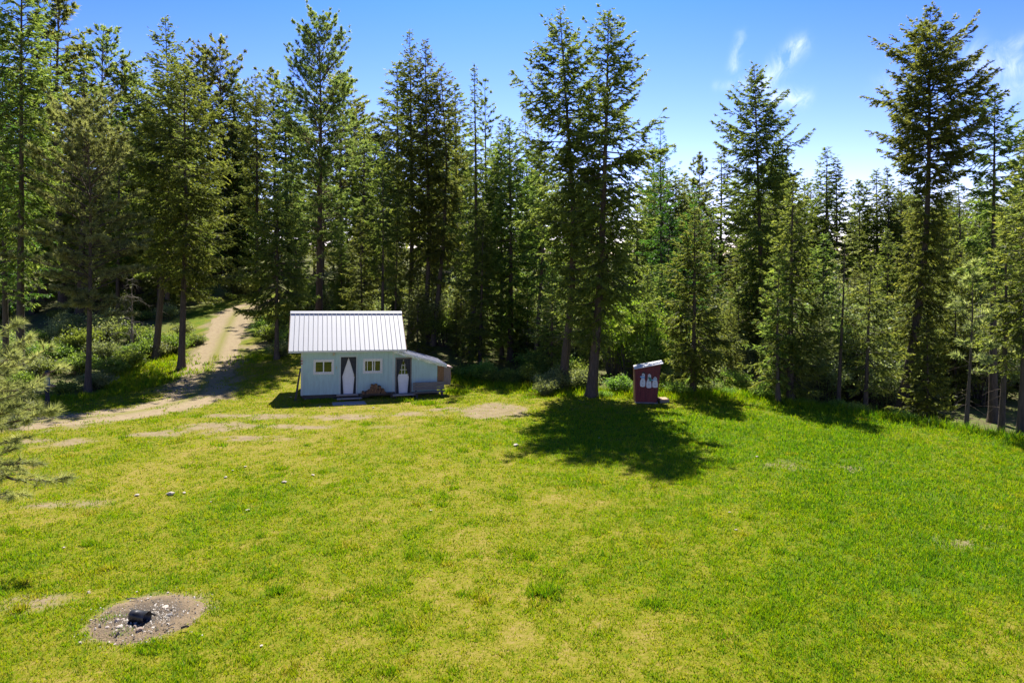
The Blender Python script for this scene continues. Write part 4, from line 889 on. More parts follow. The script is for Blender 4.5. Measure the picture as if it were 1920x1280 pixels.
hero('larch_tree', 'bright green larch spire behind the right largest fir', T, (1240, 660), [(1240, 450), (1238, 232)], [(560, 38), (440, 40), (330, 26), (234, 2)], 'larch', 'larch', D=56, dens=1.2, rt=.2)
hero('larch_tree', 'short bright green larch behind the olive fir', T, (1300, 660), [(1302, 500), (1303, 352)], [(600, 42), (500, 36), (420, 22), (354, 2)], 'larch', 'larch', D=49, dens=1.3, rt=.17)
hero('larch_tree', 'slim bright green larch right of the short bright larch', T, (1338, 660), [(1336, 500), (1334, 392)], [(600, 30), (500, 26), (394, 2)], 'larch', 'larch', D=54, dens=1.1, rt=.15)
hero('larch_tree', 'light green larch at the left margin behind the thicket fir', T, (12, 640), [(10, 350), (4, 60)], [(560, 60), (400, 74), (250, 62), (62, 4)], 'larch', 'larch', D=41, dens=1.1, rt=.2)
# a dead tangle of grey boughs by the track
e = tag(empty('dead_tree', (*gpt(245, 665)[:2], gpt(245, 665)[2])), 'bare grey dead tree with a tangle of drooping branches near the track', 'tree')
r = np.random.default_rng(31); nb = 46; z = r.uniform(1.2, 5.2, nb); az = r.uniform(0, 6.28, nb); L = r.uniform(.7, 2.1, nb) * (1.2 - z / 7); ks = np.linspace(0, 1, 6)
h = np.stack([np.cos(az), np.sin(az), 0 * z], 1); P = np.stack([0 * z, 0 * z, z], 1)[:, None] + h[:, None] * (L[:, None] * ks)[..., None]; P[:, :, 2] += .25 * L[:, None] * np.sin(ks * 2.2) - .75 * L[:, None] * ks ** 2.4; P += r.normal(0, .035, P.shape) * ks[None, :, None]
W = [tubes_np(P, .02 * (1.08 - ks)[None] * np.ones((nb, 1)), 4)]
bi = np.repeat(np.arange(nb), 5); k5 = r.integers(1, 5, len(bi)); b0 = P[bi, k5]; dd = unit(h[bi] * .6 + r.normal(0, .6, (len(bi), 3)) - np.array([0, 0, .35])); l5 = r.uniform(.2, .7, len(bi)); kk = np.linspace(0, 1, 3)
W.append(tubes_np(b0[:, None] + dd[:, None] * (l5[:, None] * kk)[..., None], .008 * (1.1 - kk)[None] * np.ones((len(bi), 1)), 3))
kz = np.array([-.3, 0, 1.5, 3, 4.5, 5.9]); W.append(tubes_np(np.stack([.05 * np.sin(kz), .05 * kz, kz], 1)[None], (.10 * (1.05 - np.clip(kz, 0, 6) / 6))[None], 7)); link('trunk', mesh_np('trunk', *join(W), [M['deadwood']], None, True), e)

# ------------------------------------------------------------------ the near pine whose boughs reach into the frame
PX, PY = -12.75, 14.9
r = np.random.default_rng(77); PZ = gz(PX, PY); H = 6.9
BR = []   # (start z, tip point)
for (px, py, D, z0) in ((128, 893, 14.4, 2.6), (40, 925, 13.9, 2.2), (60, 868, 14.9, 2.7), (102, 768, 14.6, 3.3), (62, 722, 14.2, 3.5), (118, 690, 15.2, 3.6), (96, 650, 14.9, 4.1), (55, 632, 14.4, 4.2), (30, 605, 14.8, 4.6), (20, 760, 13.8, 3.0), (30, 820, 14.1, 2.8), (70, 760, 15.6, 3.2), (12, 690, 15.0, 3.7), (26, 660, 13.6, 3.8), (18, 880, 15.2, 2.4), (8, 800, 15.2, 3.1)):
    BR.append((z0, np.array([xat(px, D) - PX, D - PY, zat(py, D) - PZ])))
for k in range(44):
    z0 = r.uniform(1.3, 6.6); a = r.uniform(.9, 5.4); l = np.interp(z0, [1, 2.5, 4, 5.5, 6.8], [1.9, 2.4, 2.2, 1.2, .3]) * r.uniform(.7, 1.05); BR.append((z0, np.array([math.cos(a) * l, math.sin(a) * l, z0 + l * r.uniform(-.1, .35)])))
W = []; V = []; TI = []
for z0, tip in BR:
    b0 = np.array([0, 0, z0]); ks = np.linspace(0, 1, 9); d = tip - b0; L = np.linalg.norm(d); P = b0 + d * ks[:, None]; P[:, 2] -= .13 * L * np.sin(ks * np.pi); P[1:-1] += r.normal(0, .03, (7, 3))
    W.append(tubes_np(P[None], (.012 + .012 * L) * (1.1 - ks)[None], 5))
    nt_ = int(8 + 7 * L); s = np.concatenate([.22 + .78 * r.random(nt_), [1.0]]); n = len(s); p = np.stack([np.interp(s, ks, P[:, c]) for c in range(3)], 1)
    T_ = unit(d)[None]; sv = unit(np.cross(T_, [[0, 0, 1.]])) * np.where(r.random(n) < .5, -1, 1)[:, None]; ph = r.uniform(.35, 1.1, n); ph[-1] = 0
    td = unit(T_ * np.cos(ph)[:, None] + sv * np.sin(ph)[:, None] + np.stack([0 * s, 0 * s, r.normal(.15, .25, n)], 1)); tl = r.uniform(.1, .5, n) * (1.15 - .6 * s); tl[-1] = .03
    q = p + td * tl[:, None]; W.append(tubes_np(np.stack([p, (p + q) / 2 - [0, 0, .015], q], 1), np.full((n, 3), .009), 4))
    m = 50; pp = np.repeat(q, m, 0) - np.repeat(td, m, 0) * (r.random((n * m, 1)) ** 1.5 * .14); dd = unit(np.repeat(td, m, 0) * .72 + r.normal(0, .55, (n * m, 3)) + [0, 0, .06]); ln = r.uniform(.14, .22, n * m)
    V.append(tris(pp, dd, ln, np.full(n * m, .0062), unit(np.cross(dd, r.normal(0, 1, dd.shape))))); TI.append(np.clip(np.repeat(.25 + .55 * r.random(n), m) + r.normal(0, .15, n * m), 0, 1))
e = tag(empty('ponderosa_pine', (PX, PY, PZ)), 'long needled pine reaching its boughs in over the meadow before the person', 'tree')
kz = np.array([-.3, 0, .4, 1.5, 3, 4.5, 6, H]); link('trunk', mesh_np('trunk', *tubes_np(np.stack([0 * kz, 0 * kz, kz], 1)[None], (.13 * (1.06 - np.clip(kz, 0, 9) / H))[None], 10), [M['redbark']], None, True), e)
link('branches', mesh_np('branches', *join(W), [M['redbark']]), e)
link('crown', soup('crown', np.vstack(V), np.concatenate(TI), M['palepine']), e)

# ------------------------------------------------------------------ forest behind: shared variants
def variant(seed, H, prof, style, mat, dens, coarse, z0, rt, bark='bark'):
    r = np.random.default_rng(seed); a, b = r.normal(0, .2, 2)
    pth = lambda z: (a * np.sin(z / H * 3), b * np.sin(z / H * 2.6)); zz = np.array([p[0] for p in prof]) * H; rr = np.array([p[1] for p in prof])
    d = conifer(r, pth, lambda z: np.interp(z, zz, rr), z0 * H, H, style, dens, coarse, (), rt, 12)
    return plant_conifer({'fir': 'fir_tree', 'pine': 'pine_tree', 'larch': 'larch_tree'}[style], (0, 0, -500), d, M[mat], M[bark])
firp = [(.05, 1.6), (.2, 2.1), (.4, 2.0), (.6, 1.6), (.8, 1.0), (.93, .42), (1, .03)]
VAR = [variant(1, 18, firp, 'fir', 'fir', .95, 1.35, .22, .21), variant(2, 18, [(a, b * .8) for a, b in firp], 'fir', 'fir', 1., 1.35, .12, .19), variant(3, 18, [(a, b * 1.15) for a, b in firp], 'fir', 'fir', .9, 1.35, .3, .23),
       variant(4, 18, [(.2, 1.3), (.4, 2.2), (.6, 2.2), (.8, 1.6), (.93, .8), (1, .15)], 'pine', 'pine', 1.6, 1.5, .34, .20, 'redbark'), variant(5, 18, [(.2, 1.0), (.45, 1.7), (.7, 1.5), (.9, .8), (1, .1)], 'pine', 'pine', 1.5, 1.5, .4, .18),
       variant(6, 18, [(a, b * .75) for a, b in firp], 'larch', 'larch', 1., 1.4, .2, .17), variant(7, 18, [(a, b * .95) for a, b in firp], 'fir', 'fir', 1.1, 1.35, .06, .18), variant(8, 18, [(.03, 2.2), (.15, 2.5), (.4, 2.3), (.7, 1.4), (.9, .5), (1, .03)], 'fir', 'palepine', 1.1, 1.35, .05, .18),
       variant(9, 18, [(.1, 1.2), (.3, 2.3), (.5, 1.7), (.65, 1.9), (.8, 1.1), (.93, .5), (1, .05)], 'fir', 'fir', .9, 1.3, .14, .2), variant(10, 18, [(.1, 2.4), (.3, 2.7), (.5, 2.2), (.75, 1.4), (.92, .6), (1, .04)], 'fir', 'fir', 1., 1.35, .1, .22), variant(11, 18, [(.1, 1.2), (.35, 1.5), (.6, 1.3), (.8, .9), (.93, .5), (1, .05)], 'fir', 'pine', .85, 1.3, .3, .17), variant(12, 18, [(.3, 1.6), (.5, 2.5), (.7, 2.3), (.87, 1.5), (1, .3)], 'pine', 'pine', 1.5, 1.5, .38, .20, 'redbark')]
SKX = [-200, 0, 60, 150, 160, 195, 235, 260, 310, 345, 375, 410, 440, 480, 510, 560, 640, 690, 710, 740, 800, 860, 880, 940, 985, 1100, 1200, 1225, 1240, 1290, 1320, 1345, 1400, 1490, 1510, 1550, 1590, 1605, 1640, 1670, 1700, 1800, 1850, 1920, 2100]
SKY = [40, 20, 20, 60, 85, 62, 112, 120, 80, 110, 92, 82, 150, 160, 150, 150, 190, 205, 215, 150, 150, 165, 170, 225, 235, 260, 270, 285, 262, 330, 290, 292, 300, 310, 335, 282, 300, 345, 322, 312, 330, 345, 330, 290, 270]
rp = random.Random(21); placed = []; used = set()
EXACT = [(120, -30, 52, 4), (196, 58, 62, 3), (236, 112, 68, 4), (375, 90, 70, 3), (410, 80, 66, 3), (440, 135, 72, 0), (262, 128, 75, 0), (80, 60, 60, 0), (150, 110, 55, 1), (520, 140, 64, 3), (545, 150, 58, 0), (640, 150, 56, 3), (668, 200, 60, 3), (700, 215, 70, 0), (742, 120, 60, 0), (862, 160, 62, 0), (940, 225, 66, 0), (985, 210, 60, 1), (1010, 250, 56, 2),
         (1226, 270, 66, 0), (1262, 330, 70, 0), (1285, 325, 84, 1), (1318, 290, 76, 4), (1345, 288, 80, 0), (1378, 300, 72, 1), (1455, 250, 60, 2), (1470, 300, 55, 6), (1515, 335, 90, 0), (1550, 278, 66, 0), (1580, 300, 70, 1), (1606, 340, 80, 4), (1642, 320, 70, 0), (1668, 315, 76, 1), (1690, 335, 66, 6), (1770, 350, 60, 0), (1800, 345, 72, 2), (1840, 340, 60, 6), (1905, 260, 52, 1), (1940, 220, 45, 0), (-30, 0, 48, 0), (-60, 40, 56, 2), (300, 140, 60, 6), (220, 180, 56, 5), (60, 250, 58, 5), (1255, 400, 52, 5), (1400, 420, 48, 6), (1540, 440, 46, 6), (1660, 430, 46, 6), (1790, 470, 42, 6), (1240, 500, 44, 6), (900, 380, 46, 6), (680, 400, 50, 6), (740, 380, 52, 1), (640, 420, 54, 6), (560, 400, 54, 1), (420, 300, 62, 6), (380, 330, 78, 1), (500, 360, 100, 2), (528, 350, 106, 0), (556, 350, 98, 2), (590, 360, 92, 2), (625, 370, 96, 0), (690, 370, 95, 2), (745, 365, 100, 0), (790, 380, 90, 2), (1010, 380, 92, 2), (1190, 400, 95, 2), (1225, 410, 88, 0), (1260, 400, 100, 2)]
LAND = [(0, 'the thicket fir'), (110, 'the pale young pine'), (230, 'the dead grey tree'), (325, 'the leaning trunk by the track'), (400, 'the slim fir beside the track'), (470, 'the big rounded bush by the track'), (560, 'the lone dark fir by the track'), (640, 'the tall pine at the cabin'), (740, 'the cabin roof'), (840, 'the lean-to'), (920, 'the fir with the dying top'), (1000, 'the dense dark fir'), (1090, 'the curved trunk of the left largest fir'), (1180, 'the right largest fir'), (1260, 'the outhouse'), (1350, 'the olive fir by the outhouse'), (1440, 'the broad pointed fir'), (1530, 'the dark full fir'), (1640, 'the black trunked sapling'), (1720, 'the giant leaning fir'), (1800, 'the small black spruce'), (1880, 'the thin pine sapling'), (9999, 'the light fir on the bank')]
def landmark(px): return next(n for a, n in LAND if px < a or a == 9999)
def put(v, x, y, H, s=None):
    src = VAR[v]
    if v in used: o = copy_tree(src)
    else: o = src; used.add(v)
    sc_ = H / 18; o.location = (x, y, gz(x, y)); o.rotation_euler = (rp.uniform(-.02, .02), rp.uniform(-.02, .02), rp.uniform(0, 6.28)); w_ = sc_ * rp.uniform(1.05, 1.5) if s is None else s; o.scale = (max(w_, .6 * sc_), max(w_, .6 * sc_), sc_)
    placed.append((x, y))
    px = 960 + x / y * F; far = 'far behind' if y > 78 else 'well behind' if y > 58 else 'behind'
    where = far + ' ' + landmark(px)
    size = 'sapling sized ' if H < 6 else 'half grown ' if H < 11 else 'tall ' if H > 17 else ''
    kind_ = {0: 'olive green fir', 1: 'narrow olive green fir', 2: 'broad olive green fir', 3: 'bushy topped pine', 4: 'slim tufted pine', 5: 'fresh green larch', 6: 'low branched young fir', 7: 'pale bushy young fir', 8: 'ragged fir', 9: 'heavy skirted fir', 10: 'lean open fir', 11: 'flat topped pine'}[v]
    tag(o, f'{size}{kind_} {where}', 'tree', f'{size}{kind_}s {where}')
VSW = {0: (0, 8, 9), 1: (1, 10), 2: (2, 8), 3: (3, 11)}
for (px, py, D, v) in EXACT:
    v = rp.choice(VSW.get(v, (v,)))
    if 560 <= px < 1700 and py < 345: D = max(D, 74 + 8 * rp.random())
    if px < 350: D = max(D, 63 + 12 * rp.random())
    elif px < 460: D = max(D, 88 + 6 * rp.random())
    elif px < 560: D = max(D, 95)
    x = xat(px, D); z = gz(x, D); put(v, x, D, zat(py, D) - z)
tries = 0
while len(placed) < 320 and tries < 9000:
    tries += 1
    y = 38 + 112 * rp.random() ** 1.15; x = rp.uniform(-.86, .86) * y
    if y < float(edge(np.array([x]))[0]) + 3.5: continue
    if road_dist(np.array([x]), np.array([y]))[0] < 4.6: continue
    if x < -13 and y < 63: continue
    if -11.5 < x < -3 and y < 43: continue
    px = 960 + x / y * F
    if 385 < px < 545 and y < 92: continue
    if min(((x - a) ** 2 + (y - b) ** 2 for a, b in placed), default=99) < (3.0 if y < 75 else 2.6) ** 2: continue
    z = gz(x, y); hmax = zat(np.interp(px, SKX, SKY) + rp.uniform(8, 70), y) - z; H = min(rp.uniform(9, 22), hmax)
    if x > -13 and y < 72: H = min(H, rp.uniform(3.5, 8.5))
    if x > -13 and y < 72 and rp.random() < .35: continue
    if x > -12: H = min(H, max(0, (y - float(edge(np.array([x]))[0]) + 1) * 1.45))
    if H < 3.5: continue
    put(rp.choice((0, 1, 2, 3, 4, 6, 6, 7, 8, 8, 9, 9, 10, 11) if y < 100 else (0, 2, 8, 9, 11)) if H > 8 else rp.choice((6, 6, 1)), x, y, H)
tries = 0; n0 = len(placed)
while len(placed) < n0 + 62 and tries < 6000:
    tries += 1
    y = rp.uniform(41, 78); x = rp.uniform(-.8, .82) * y
    ee = float(edge(np.array([x]))[0])
    if y < ee + 3.5 or road_dist(np.array([x]), np.array([y]))[0] < 4.6 or (-12 < x < -3 and y < 44): continue
    px = 960 + x / y * F
    if 385 < px < 545 and y < 92: continue
    if x < -13 and y < 62: continue
    if min(((x - a) ** 2 + (y - b) ** 2 for a, b in placed), default=99) < 1.4 ** 2: continue
    H = min(rp.uniform(3.5, 8), zat(np.interp(px, SKX, SKY) + 60, y) - gz(x, y)); 
    if x > -12: H = min(H, max(0, (y - ee + 1) * 1.45))
    if H > 3.2: put(rp.choice((6, 6, 1, 7)), x, y, H)
for i, s_ in enumerate(VAR):
    if i not in used: bpy.data.objects.remove(s_, do_unlink=True)

# ------------------------------------------------------------------ shrubs
SH = {}
def shrub_proto(k, *a): SH[k] = [leafy(np.random.default_rng(s), *a) for s in (3, 4)]
shrub_proto('green', 1.15, 1.5, 46, 3400, .13, M['leaf'], M['bark'], 'shrub')
shrub_proto('pale', 1.15, 1.5, 46, 3200, .12, M['greyleaf'], M['bark'], 'shrub')
shrub_proto('low', 1.0, .75, 44, 2000, .11, M['leaf'], M['bark'], 'shrub')
shrub_proto('lime', 2.0, 5.6, 50, 5200, .15, M['limeleaf'], M['deadwood'], 'alder_tree')
shrub_proto('tall', 1.7, 3.6, 50, 5600, .14, M['leaf'], M['bark'], 'tall_shrub')
shrub_proto('tallpale', 1.7, 4.6, 46, 5000, .13, M['greyleaf'], M['bark'], 'tall_shrub')
us = set()
def bush(k, x, y, s, label, group, cat='shrub', sz=1.):
    i = rp.randrange(2); o = SH[k][i]
    if (k, i) in us: o = copy_tree(o)
    us.add((k, i)); o.location = (x, y, gz(x, y) - .03); o.rotation_euler = (0, 0, rp.uniform(0, 6.28)); o.scale = (s, s, s * sz * rp.uniform(.85, 1.15)); return tag(o, label, cat, group)
def bpx(k, px, py, s, label, group=None, cat='shrub', sz=1.):
    x, y, _ = gpt(px, py); return bush(k, x, y, s, label, group, cat, sz)
bpx('pale', 1022, 740, .62, 'low grey green bush at the foot of the curved fir', sz=.95)
bpx('low', 1132, 743, .5, 'small low shrub by the foot of the broad dense fir')
bush('pale', xat(430, 73), 75.5, 2.1, 'big rounded pale bush where the upper track turns', None)
bush('pale', xat(405, 70), 77.5, 1.5, 'smaller pale bush left of the big rounded bush by the upper track', None)
for (px, py, s) in ((512, 640, 1.1), (528, 668, .85), (500, 625, 1.0), (548, 650, 1.), (525, 625, 1.2), (560, 640, 1.2)): bpx(rp.choice(('green', 'pale')), px, py, s, 'leafy shrub between the cabin and the dirt track', 'shrubs between the cabin and the track')
for (px, py, s) in ((355, 648, .8), (330, 660, .95), (300, 668, .9), (270, 672, .9), (240, 690, .95), (205, 705, .95), (180, 728, 1.), (150, 700, 1.05), (120, 735, .9), (100, 700, 1.1), (55, 705, 1.15), (20, 735, 1.), (30, 680, 1.2), (225, 665, 1.), (195, 670, 1.1), (285, 650, .9), (150, 660, 1.2), (90, 660, 1.2), (5, 660, 1.2), (250, 640, 1.1), (345, 632, .9), (200, 640, 1.2), (120, 640, 1.2), (60, 640, 1.3), (375, 645, .55), (45, 755, .7)):
    kk_ = rp.choice(('green', 'green', 'pale', 'low')); near_ = 'the person' if px < 130 and py > 690 else 'the thicket fir' if px < 105 else 'the pale young pine' if px < 225 else 'the bare dead tree' if px < 275 else 'the leaning trunk' if px < 320 else 'the slim fir at the verge'; wd_ = {'green': 'fresh green shrub', 'pale': 'pale green shrub', 'low': 'low spreading shrub'}[kk_]; bpx(kk_, px, py, s * rp.uniform(.9, 1.1), f'{wd_} in the thicket near {near_}', f'{wd_}s near {near_}')
for k in range(46):
    y = rp.uniform(44, 82); x = rp.uniform(-.78, -.36) * y
    if road_dist(np.array([x]), np.array([y]))[0] < 4.2: continue
    bush(rp.choice(('green', 'pale', 'low', 'pale')), x, y, rp.uniform(.9, 1.5), 'undergrowth shrub behind ' + landmark(960 + x / y * F), 'undergrowth shrubs behind ' + landmark(960 + x / y * F))
for k in range(34):
    x = rp.uniform(-3, 12.5); y = float(edge(np.array([x]))[0]) + rp.uniform(.6, 3.5)
    if min(((x - a) ** 2 + (y - b) ** 2 for a, b in ((OX, OY),))) < 2.2: continue
    bush(rp.choice(('low', 'low', 'pale', 'green')), x, y, rp.uniform(.45, .95), 'low edge shrub close by ' + landmark(960 + x / y * F), 'low edge shrubs by ' + landmark(960 + x / y * F))
for k in range(26):
    x = rp.uniform(12, 22); y = float(edge(np.array([x]))[0]) + rp.uniform(.5, 4)
    bush(rp.choice(('low', 'low', 'green')), x, y, rp.uniform(.35, .7), 'low bank shrub close by ' + landmark(960 + x / y * F), 'low bank shrubs by ' + landmark(960 + x / y * F))
for k in range(190):
    y = rp.uniform(39, 74); x = rp.uniform(-.3, .8) * y
    if y < float(edge(np.array([x]))[0]) + 4: continue
    bush(rp.choice(('green', 'pale', 'tall', 'tallpale', 'tallpale')), x, y, rp.uniform(.8, 1.3), 'leafy shrub in the wood behind ' + landmark(960 + x / y * F), 'undergrowth behind ' + landmark(960 + x / y * F))
for (px, D, s) in ((1180, 43, 1.05), (1222, 41, .8), (1150, 44, .9), (1250, 45, 1.0), (1195, 49, 1.3), (1275, 48, 1.1)): bush('lime', xat(px, D), D, s, 'bright lime green alder in the gap behind the outhouse', 'lime green alders behind the outhouse', 'tree')
for (px, D, s) in ((1640, 43, 1.5), (1560, 50, 1.9), (1505, 52, 1.8), (1340, 50, 1.7), (1390, 52, 1.8), (1700, 46, 1.6), (1770, 44, 1.5), (1840, 42, 1.4), (1440, 50, 1.7), (1600, 54, 2.0), (1150, 52, 1.5), (1060, 50, 1.4), (985, 52, 1.5), (870, 55, 1.5), (1545, 42, 1.1), (1530, 46, 1.25), (1600, 44, 1.1), (1380, 44, 1.), (1660, 40, 1.0), (1505, 48, 1.3), (1350, 46, 1.1)): bush('tallpale', xat(px, D), D, s, 'pale leafy young tree behind ' + landmark(px), 'pale leafy young trees behind ' + landmark(px), 'tree')
# fallen grey logs on the falling ground
for i, (px, py, ln, a) in enumerate(((1850, 800, 2.6, .2), (1880, 792, 2.2, 2.7), (1800, 792, 1.8, .5), (1350, 722, 2.4, .1))):
    D = (29.5, 31, 31, 39)[i]; x = xat(px, D); o = MB().tube([(-ln / 2, 0, 0), (0, .05, .03), (ln / 2, 0, .02)], [.07, .06, .035], 7).build('fallen_log', M['deadwood'], None, (x, D, gz(x, D) + .09), (0, -.03, a)); tag(o, 'bare grey fallen log on the litter under the trees', 'log', 'fallen logs under the trees')

# ------------------------------------------------------------------ grass: separate blades
r = np.random.default_rng(9)
def scatter(n, y0, y1, pw_):
    u = r.random(n); y = (y0 ** (1 - pw_) + u * (y1 ** (1 - pw_) - y0 ** (1 - pw_))) ** (1 / (1 - pw_)); x = r.uniform(-1, 1, n) * (.80 * y + 1.5); return x, y
x, y = scatter(150000, 8.6, 47, .75)
rd = np.full(len(x), 99.); nearr = x < -9; rd[nearr] = road_dist(x[nearr], y[nearr])
dmk = dirt_mask(x, y, fbm(x * 1.3, y * 1.3, 4)); lu = lush_at(x, y); ed = edge(x)
keep = (r.random(len(x)) < (1 - .93 * dmk) * (.22 + 1.0 * lu)) & ((y < ed + 1.2) | (rd < 5)) 
cl_ = np.array([ci @ Vector((a, b, 0)) for a, b in zip(x[keep], y[keep])]); inside = (cl_[:, 0] > -.05) & (cl_[:, 0] < xl + .2) & (cl_[:, 1] > -.05) & (cl_[:, 1] < DEP)
sel = np.where(keep)[0][~inside]
sel = sel[~((np.abs(x[sel] - OX) < .7) & (np.abs(y[sel] - OY - .5) < .8))]; sel = sel[~((np.abs(x[sel] - sx) < .85) & (np.abs(y[sel] - sy) < .42))]
x, y, lu, ed = x[sel], y[sel], lu[sel], ed[sel]; n = len(x)
fringe = smooth(-2.6, .4, y - ed) * (x > -4) + .7 * smooth(-1.5, .4, y - ed) * (x < -16)
hB = (.025 + .075 * lu ** 1.3) * r.uniform(.6, 1.5, n) * (1 + .012 * (y - 10)) + .30 * fringe * r.uniform(.3, 1.2, n)
TUFTS = [(1022, 1112, .30, .26), (1230, 1135, .25, .15), (1440, 1150, .5, .13), (1830, 1000, 1.1, .10), (205, 1165, .2, .12), (235, 1190, .2, .10), (290, 1215, .3, .10), (700, 1110, .5, .09), (960, 1040, .6, .09), (1470, 945, .8, .1), (760, 752, .4, .22), (800, 757, .6, .2), (600, 752, .8, .16), (850, 735, .8, .22), (520, 1110, .15, .16), (905, 715, 1.5, .25), (980, 715, 1.3, .25), (1290, 905, .5, .1)]
ex, ey, eh, el_ = [], [], [], []
for k in range(330):      # self-sown clumps of coarser grass and weeds
    Y = 9 + 27 * r.random() ** 1.2; X = r.uniform(-.78, .78) * Y
    if Y > edge(X) - .5 or dirt_mask(np.array([X]), np.array([Y]), np.array([.5]))[0] > .2 or road_dist(np.array([X]), np.array([Y]))[0] < 2.5: continue
    if -12 < X < -2.5 and Y > 33: continue
    q_ = int(r.integers(10, 34)); s_ = r.uniform(.05, .2); ex += list(X + r.normal(0, s_, q_)); ey += list(Y + r.normal(0, s_, q_)); eh += list(r.uniform(.07, .16) * r.uniform(.5, 1.2, q_)); el_ += list(np.clip(r.normal(r.choice([.15, .75, .85, .95]), .12, q_), 0, 1))
for (a, b, rad_, hh) in TUFTS:
    X, Y, _ = gpt(a, b); k = int(240 * max(rad_, .25)); ex += list(X + r.normal(0, rad_ * .5, k)); ey += list(Y + r.normal(0, rad_ * .4, k)); eh += list(hh * r.uniform(.5, 1.1, k)); el_ += list(np.clip(r.normal(.95 if rad_ < .35 else .8, .1, k), 0, 1))
x = np.concatenate([x, ex]); y = np.concatenate([y, ey]); hB = np.concatenate([hB, eh]); lu = np.concatenate([lu, el_]); n = len(x)
m = 5; sp = np.repeat(.018 + .0022 * y, m)
bx_ = np.repeat(x, m) + r.normal(0, 1, n * m) * sp; by_ = np.repeat(y, m) + r.normal(0, 1, n * m) * sp; yy = np.repeat(y, m)
ln = np.repeat(hB, m) * r.uniform(.55, 1.25, n * m); d = unit(np.stack([r.normal(0, .5, n * m), r.normal(0, .5, n * m), np.ones(n * m)], 1)); az = r.uniform(0, 3.14, n * m); wv_ = np.stack([np.cos(az), np.sin(az), 0 * az], 1)
lift = np.zeros(len(bx_)); nr_ = bx_ < -13; lift[nr_] = np.where(road_dist(bx_[nr_], by_[nr_]) < 1.2, .03, 0)
p = np.stack([bx_, by_, g(bx_, by_) - .005 + lift], 1); v = tris(p, d, ln, .0038 + .00055 * yy, wv_)
tint = np.clip(.20 + .56 * np.repeat(lu, m) + r.normal(0, .15, n * m), 0, 1)
go = link('meadow_grass', soup('meadow_grass', v, tint, M['grass'])); tag(go, 'short yellow green meadow grass with taller tufts', 'grass', None, 'stuff')

# ------------------------------------------------------------------ person in the shade of the thicket
hx_, hy_, hz_ = gpt(88, 766)
pe = empty('person', (hx_, hy_, hz_), R(-70)); tag(pe, 'person in a cap, grey blue shirt and dark trousers by the thicket', 'person')
J = {'pel': (0, 0, .95), 'wst': (0, .01, 1.10), 'chs': (0, 0, 1.33), 'nck': (0, .01, 1.49), 'hd0': (0, .025, 1.60), 'hd1': (0, .02, 1.70)}
Ed = [('pel', 'wst'), ('wst', 'chs'), ('chs', 'nck'), ('nck', 'hd0'), ('hd0', 'hd1')]; RD = {'pel': (.165, .12), 'wst': (.15, .115), 'chs': (.18, .125), 'nck': (.06, .06), 'hd0': (.078, .095), 'hd1': (.075, .09)}
for s, t in ((-1, 'l'), (1, 'r')):
    fw_ = .10 * s; J.update({t + 'hip': (.10 * s, 0, .88), t + 'kn': (.11 * s, .03 + fw_ * .6, .49), t + 'an': (.115 * s, -.02 + fw_, .09), t + 'to': (.125 * s, .15 + fw_, .04), t + 'sh': (.20 * s, 0, 1.41), t + 'el': (.25 * s, -.02, 1.13), t + 'wr': (.20 * s, .20, 1.04), t + 'pm': (.17 * s, .27, 1.04)})
    RD.update({t + 'hip': (.095, .10), t + 'kn': (.066, .068), t + 'an': (.045, .05), t + 'to': (.045, .035), t + 'sh': (.07, .07), t + 'el': (.046, .046), t + 'wr': (.030, .034), t + 'pm': (.036, .020)})
    Ed += [('pel', t + 'hip'), (t + 'hip', t + 'kn'), (t + 'kn', t + 'an'), (t + 'an', t + 'to'), ('chs', t + 'sh'), (t + 'sh', t + 'el'), (t + 'el', t + 'wr'), (t + 'wr', t + 'pm')]
    for k in range(5):
        o_ = (k - 1.5) * .018; nm = t + 'f%d' % k
        if k < 4: J[nm] = (.17 * s + o_ * s, .315, 1.045 - .004 * k); J[nm + 'b'] = (.165 * s + o_ * s, .345 + .006 * (k in (1, 2)), 1.02)
        else: J[nm] = (.135 * s, .275, 1.055); J[nm + 'b'] = (.118 * s, .30, 1.045)
        RD[nm] = (.009, .009); RD[nm + 'b'] = (.008, .008); Ed += [(t + 'pm', nm), (nm, nm + 'b')]
ks_ = list(J); me = bpy.data.meshes.new('body'); me.from_pydata([J[k] for k in ks_], [(ks_.index(a), ks_.index(b)) for a, b in Ed], [])
bo = link('body', me, pe); sk = bo.modifiers.new('skin', 'SKIN'); sk.use_smooth_shade = True
for i, k in enumerate(ks_): me.skin_vertices[0].data[i].radius = RD[k]; me.skin_vertices[0].data[i].use_root = (k == 'pel')
sb = bo.modifiers.new('sub', 'SUBSURF'); sb.levels = 2; sb.render_levels = 2
bpy.context.view_layer.update()
dg = bpy.context.evaluated_depsgraph_get(); m2 = bpy.data.meshes.new_from_object(bo.evaluated_get(dg)); bo.modifiers.clear(); bo.data = m2; m2.name = 'body'
for mm in (plain('skin', (.50, .31, .22), .55), plain('grey_blue_shirt', (.20, .24, .31), .85, 0, .15, 8), plain('dark_trousers', (.025, .028, .04), .85), plain('dark_shoes', (.03, .025, .02), .6)): m2.materials.append(mm)
for p_ in m2.polygons:
    c = p_.center; p_.material_index = 3 if c.z < .10 else 2 if c.z < .99 and not (c.y > .1 and c.z > .9) else 0 if (c.z > 1.475 or (c.z < 1.2 and (abs(c.x) > .19 or c.y > .13) )) else 1
    p_.use_smooth = True
hat = MB(); nn = 14
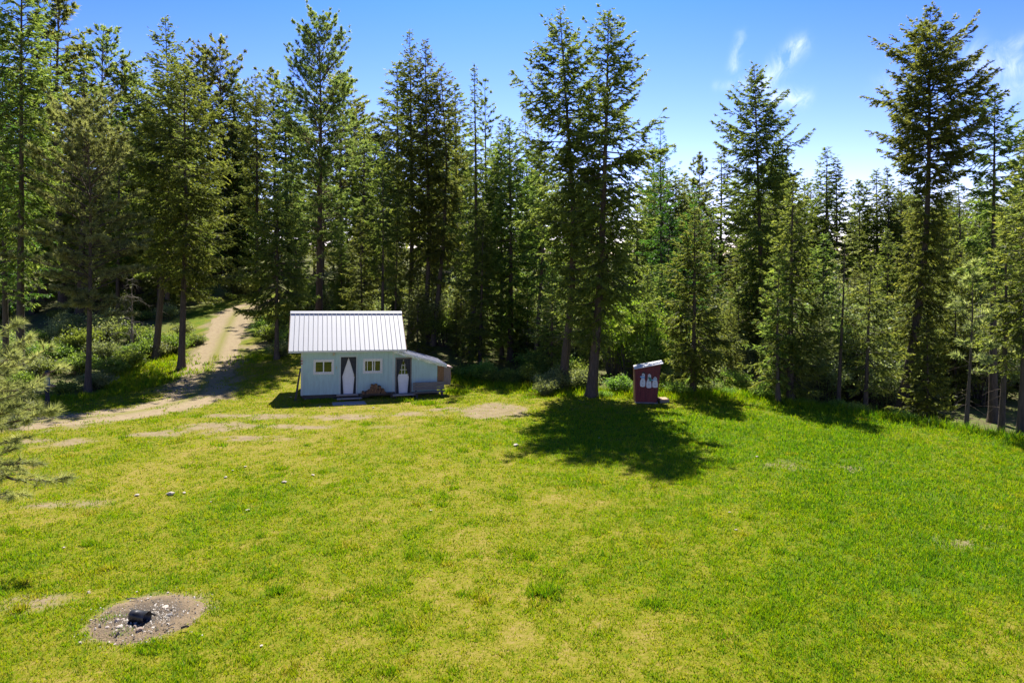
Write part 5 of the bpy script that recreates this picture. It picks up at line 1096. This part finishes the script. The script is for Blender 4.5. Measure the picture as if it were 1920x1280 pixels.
for z_, s_ in ((1.665, 1.06), (1.72, 1.03), (1.765, .8), (1.785, .3)): hat.v += [(.088 * s_ * math.cos(q * 6.283 / nn), .025 + .105 * s_ * math.sin(q * 6.283 / nn), z_) for q in range(nn)]
hat.f += [(i * nn + j, i * nn + (j + 1) % nn, (i + 1) * nn + (j + 1) % nn, (i + 1) * nn + j) for i in range(3) for j in range(nn)] + [tuple(3 * nn + j for j in range(nn))]
hat.hexa([(-.07, .11, 1.668), (.07, .11, 1.668), (-.045, .20, 1.655), (.045, .20, 1.655), (-.07, .11, 1.678), (.07, .11, 1.678), (-.045, .20, 1.665), (.045, .20, 1.665)]); hat.build('cap', M['hat'], pe, sm=True)
nose = MB().hexa([(-.014, .11, 1.585), (.014, .11, 1.585), (-.008, .145, 1.59), (.008, .145, 1.59), (-.008, .105, 1.635), (.008, .105, 1.635), (-.004, .112, 1.635), (.004, .112, 1.635)]).build('nose', m2.materials[0], pe, sm=True)
for s in (-1, 1):
    MB().tube([(.032 * s, .106, 1.635), (.032 * s, .118, 1.635)], [.011, .007], 8).build('eye', M['coal'], pe); MB().tube([(.078 * s, .02, 1.60), (.084 * s, .018, 1.625), (.078 * s, .015, 1.65)], [.012, .016, .012], 6).build('ear', m2.materials[0], pe, sm=True)
MB().hexa([(-.025, .098, 1.548), (.025, .098, 1.548), (-.02, .112, 1.55), (.02, .112, 1.55), (-.025, .098, 1.558), (.025, .098, 1.558), (-.02, .112, 1.557), (.02, .112, 1.557)]).build('mouth', plain('lips', (.30, .12, .10), .6), pe)
hair = MB(); hair.v = [(.090 * s_ * math.cos(q * 6.283 / nn), .012 + .104 * s_ * math.sin(q * 6.283 / nn) * (.62 if math.sin(q * 6.283 / nn) > 0 else 1), z_) for z_, s_ in ((1.56, .86), (1.62, .99), (1.668, 1.0)) for q in range(nn)]
hair.f = [(i * nn + j, i * nn + (j + 1) % nn, (i + 1) * nn + (j + 1) % nn, (i + 1) * nn + j) for i in range(2) for j in range(nn) if math.sin((j + .5) * 6.283 / nn) < .1]; hair.build('hair', plain('dark_hair', (.03, .02, .015), .7), pe, sm=True)
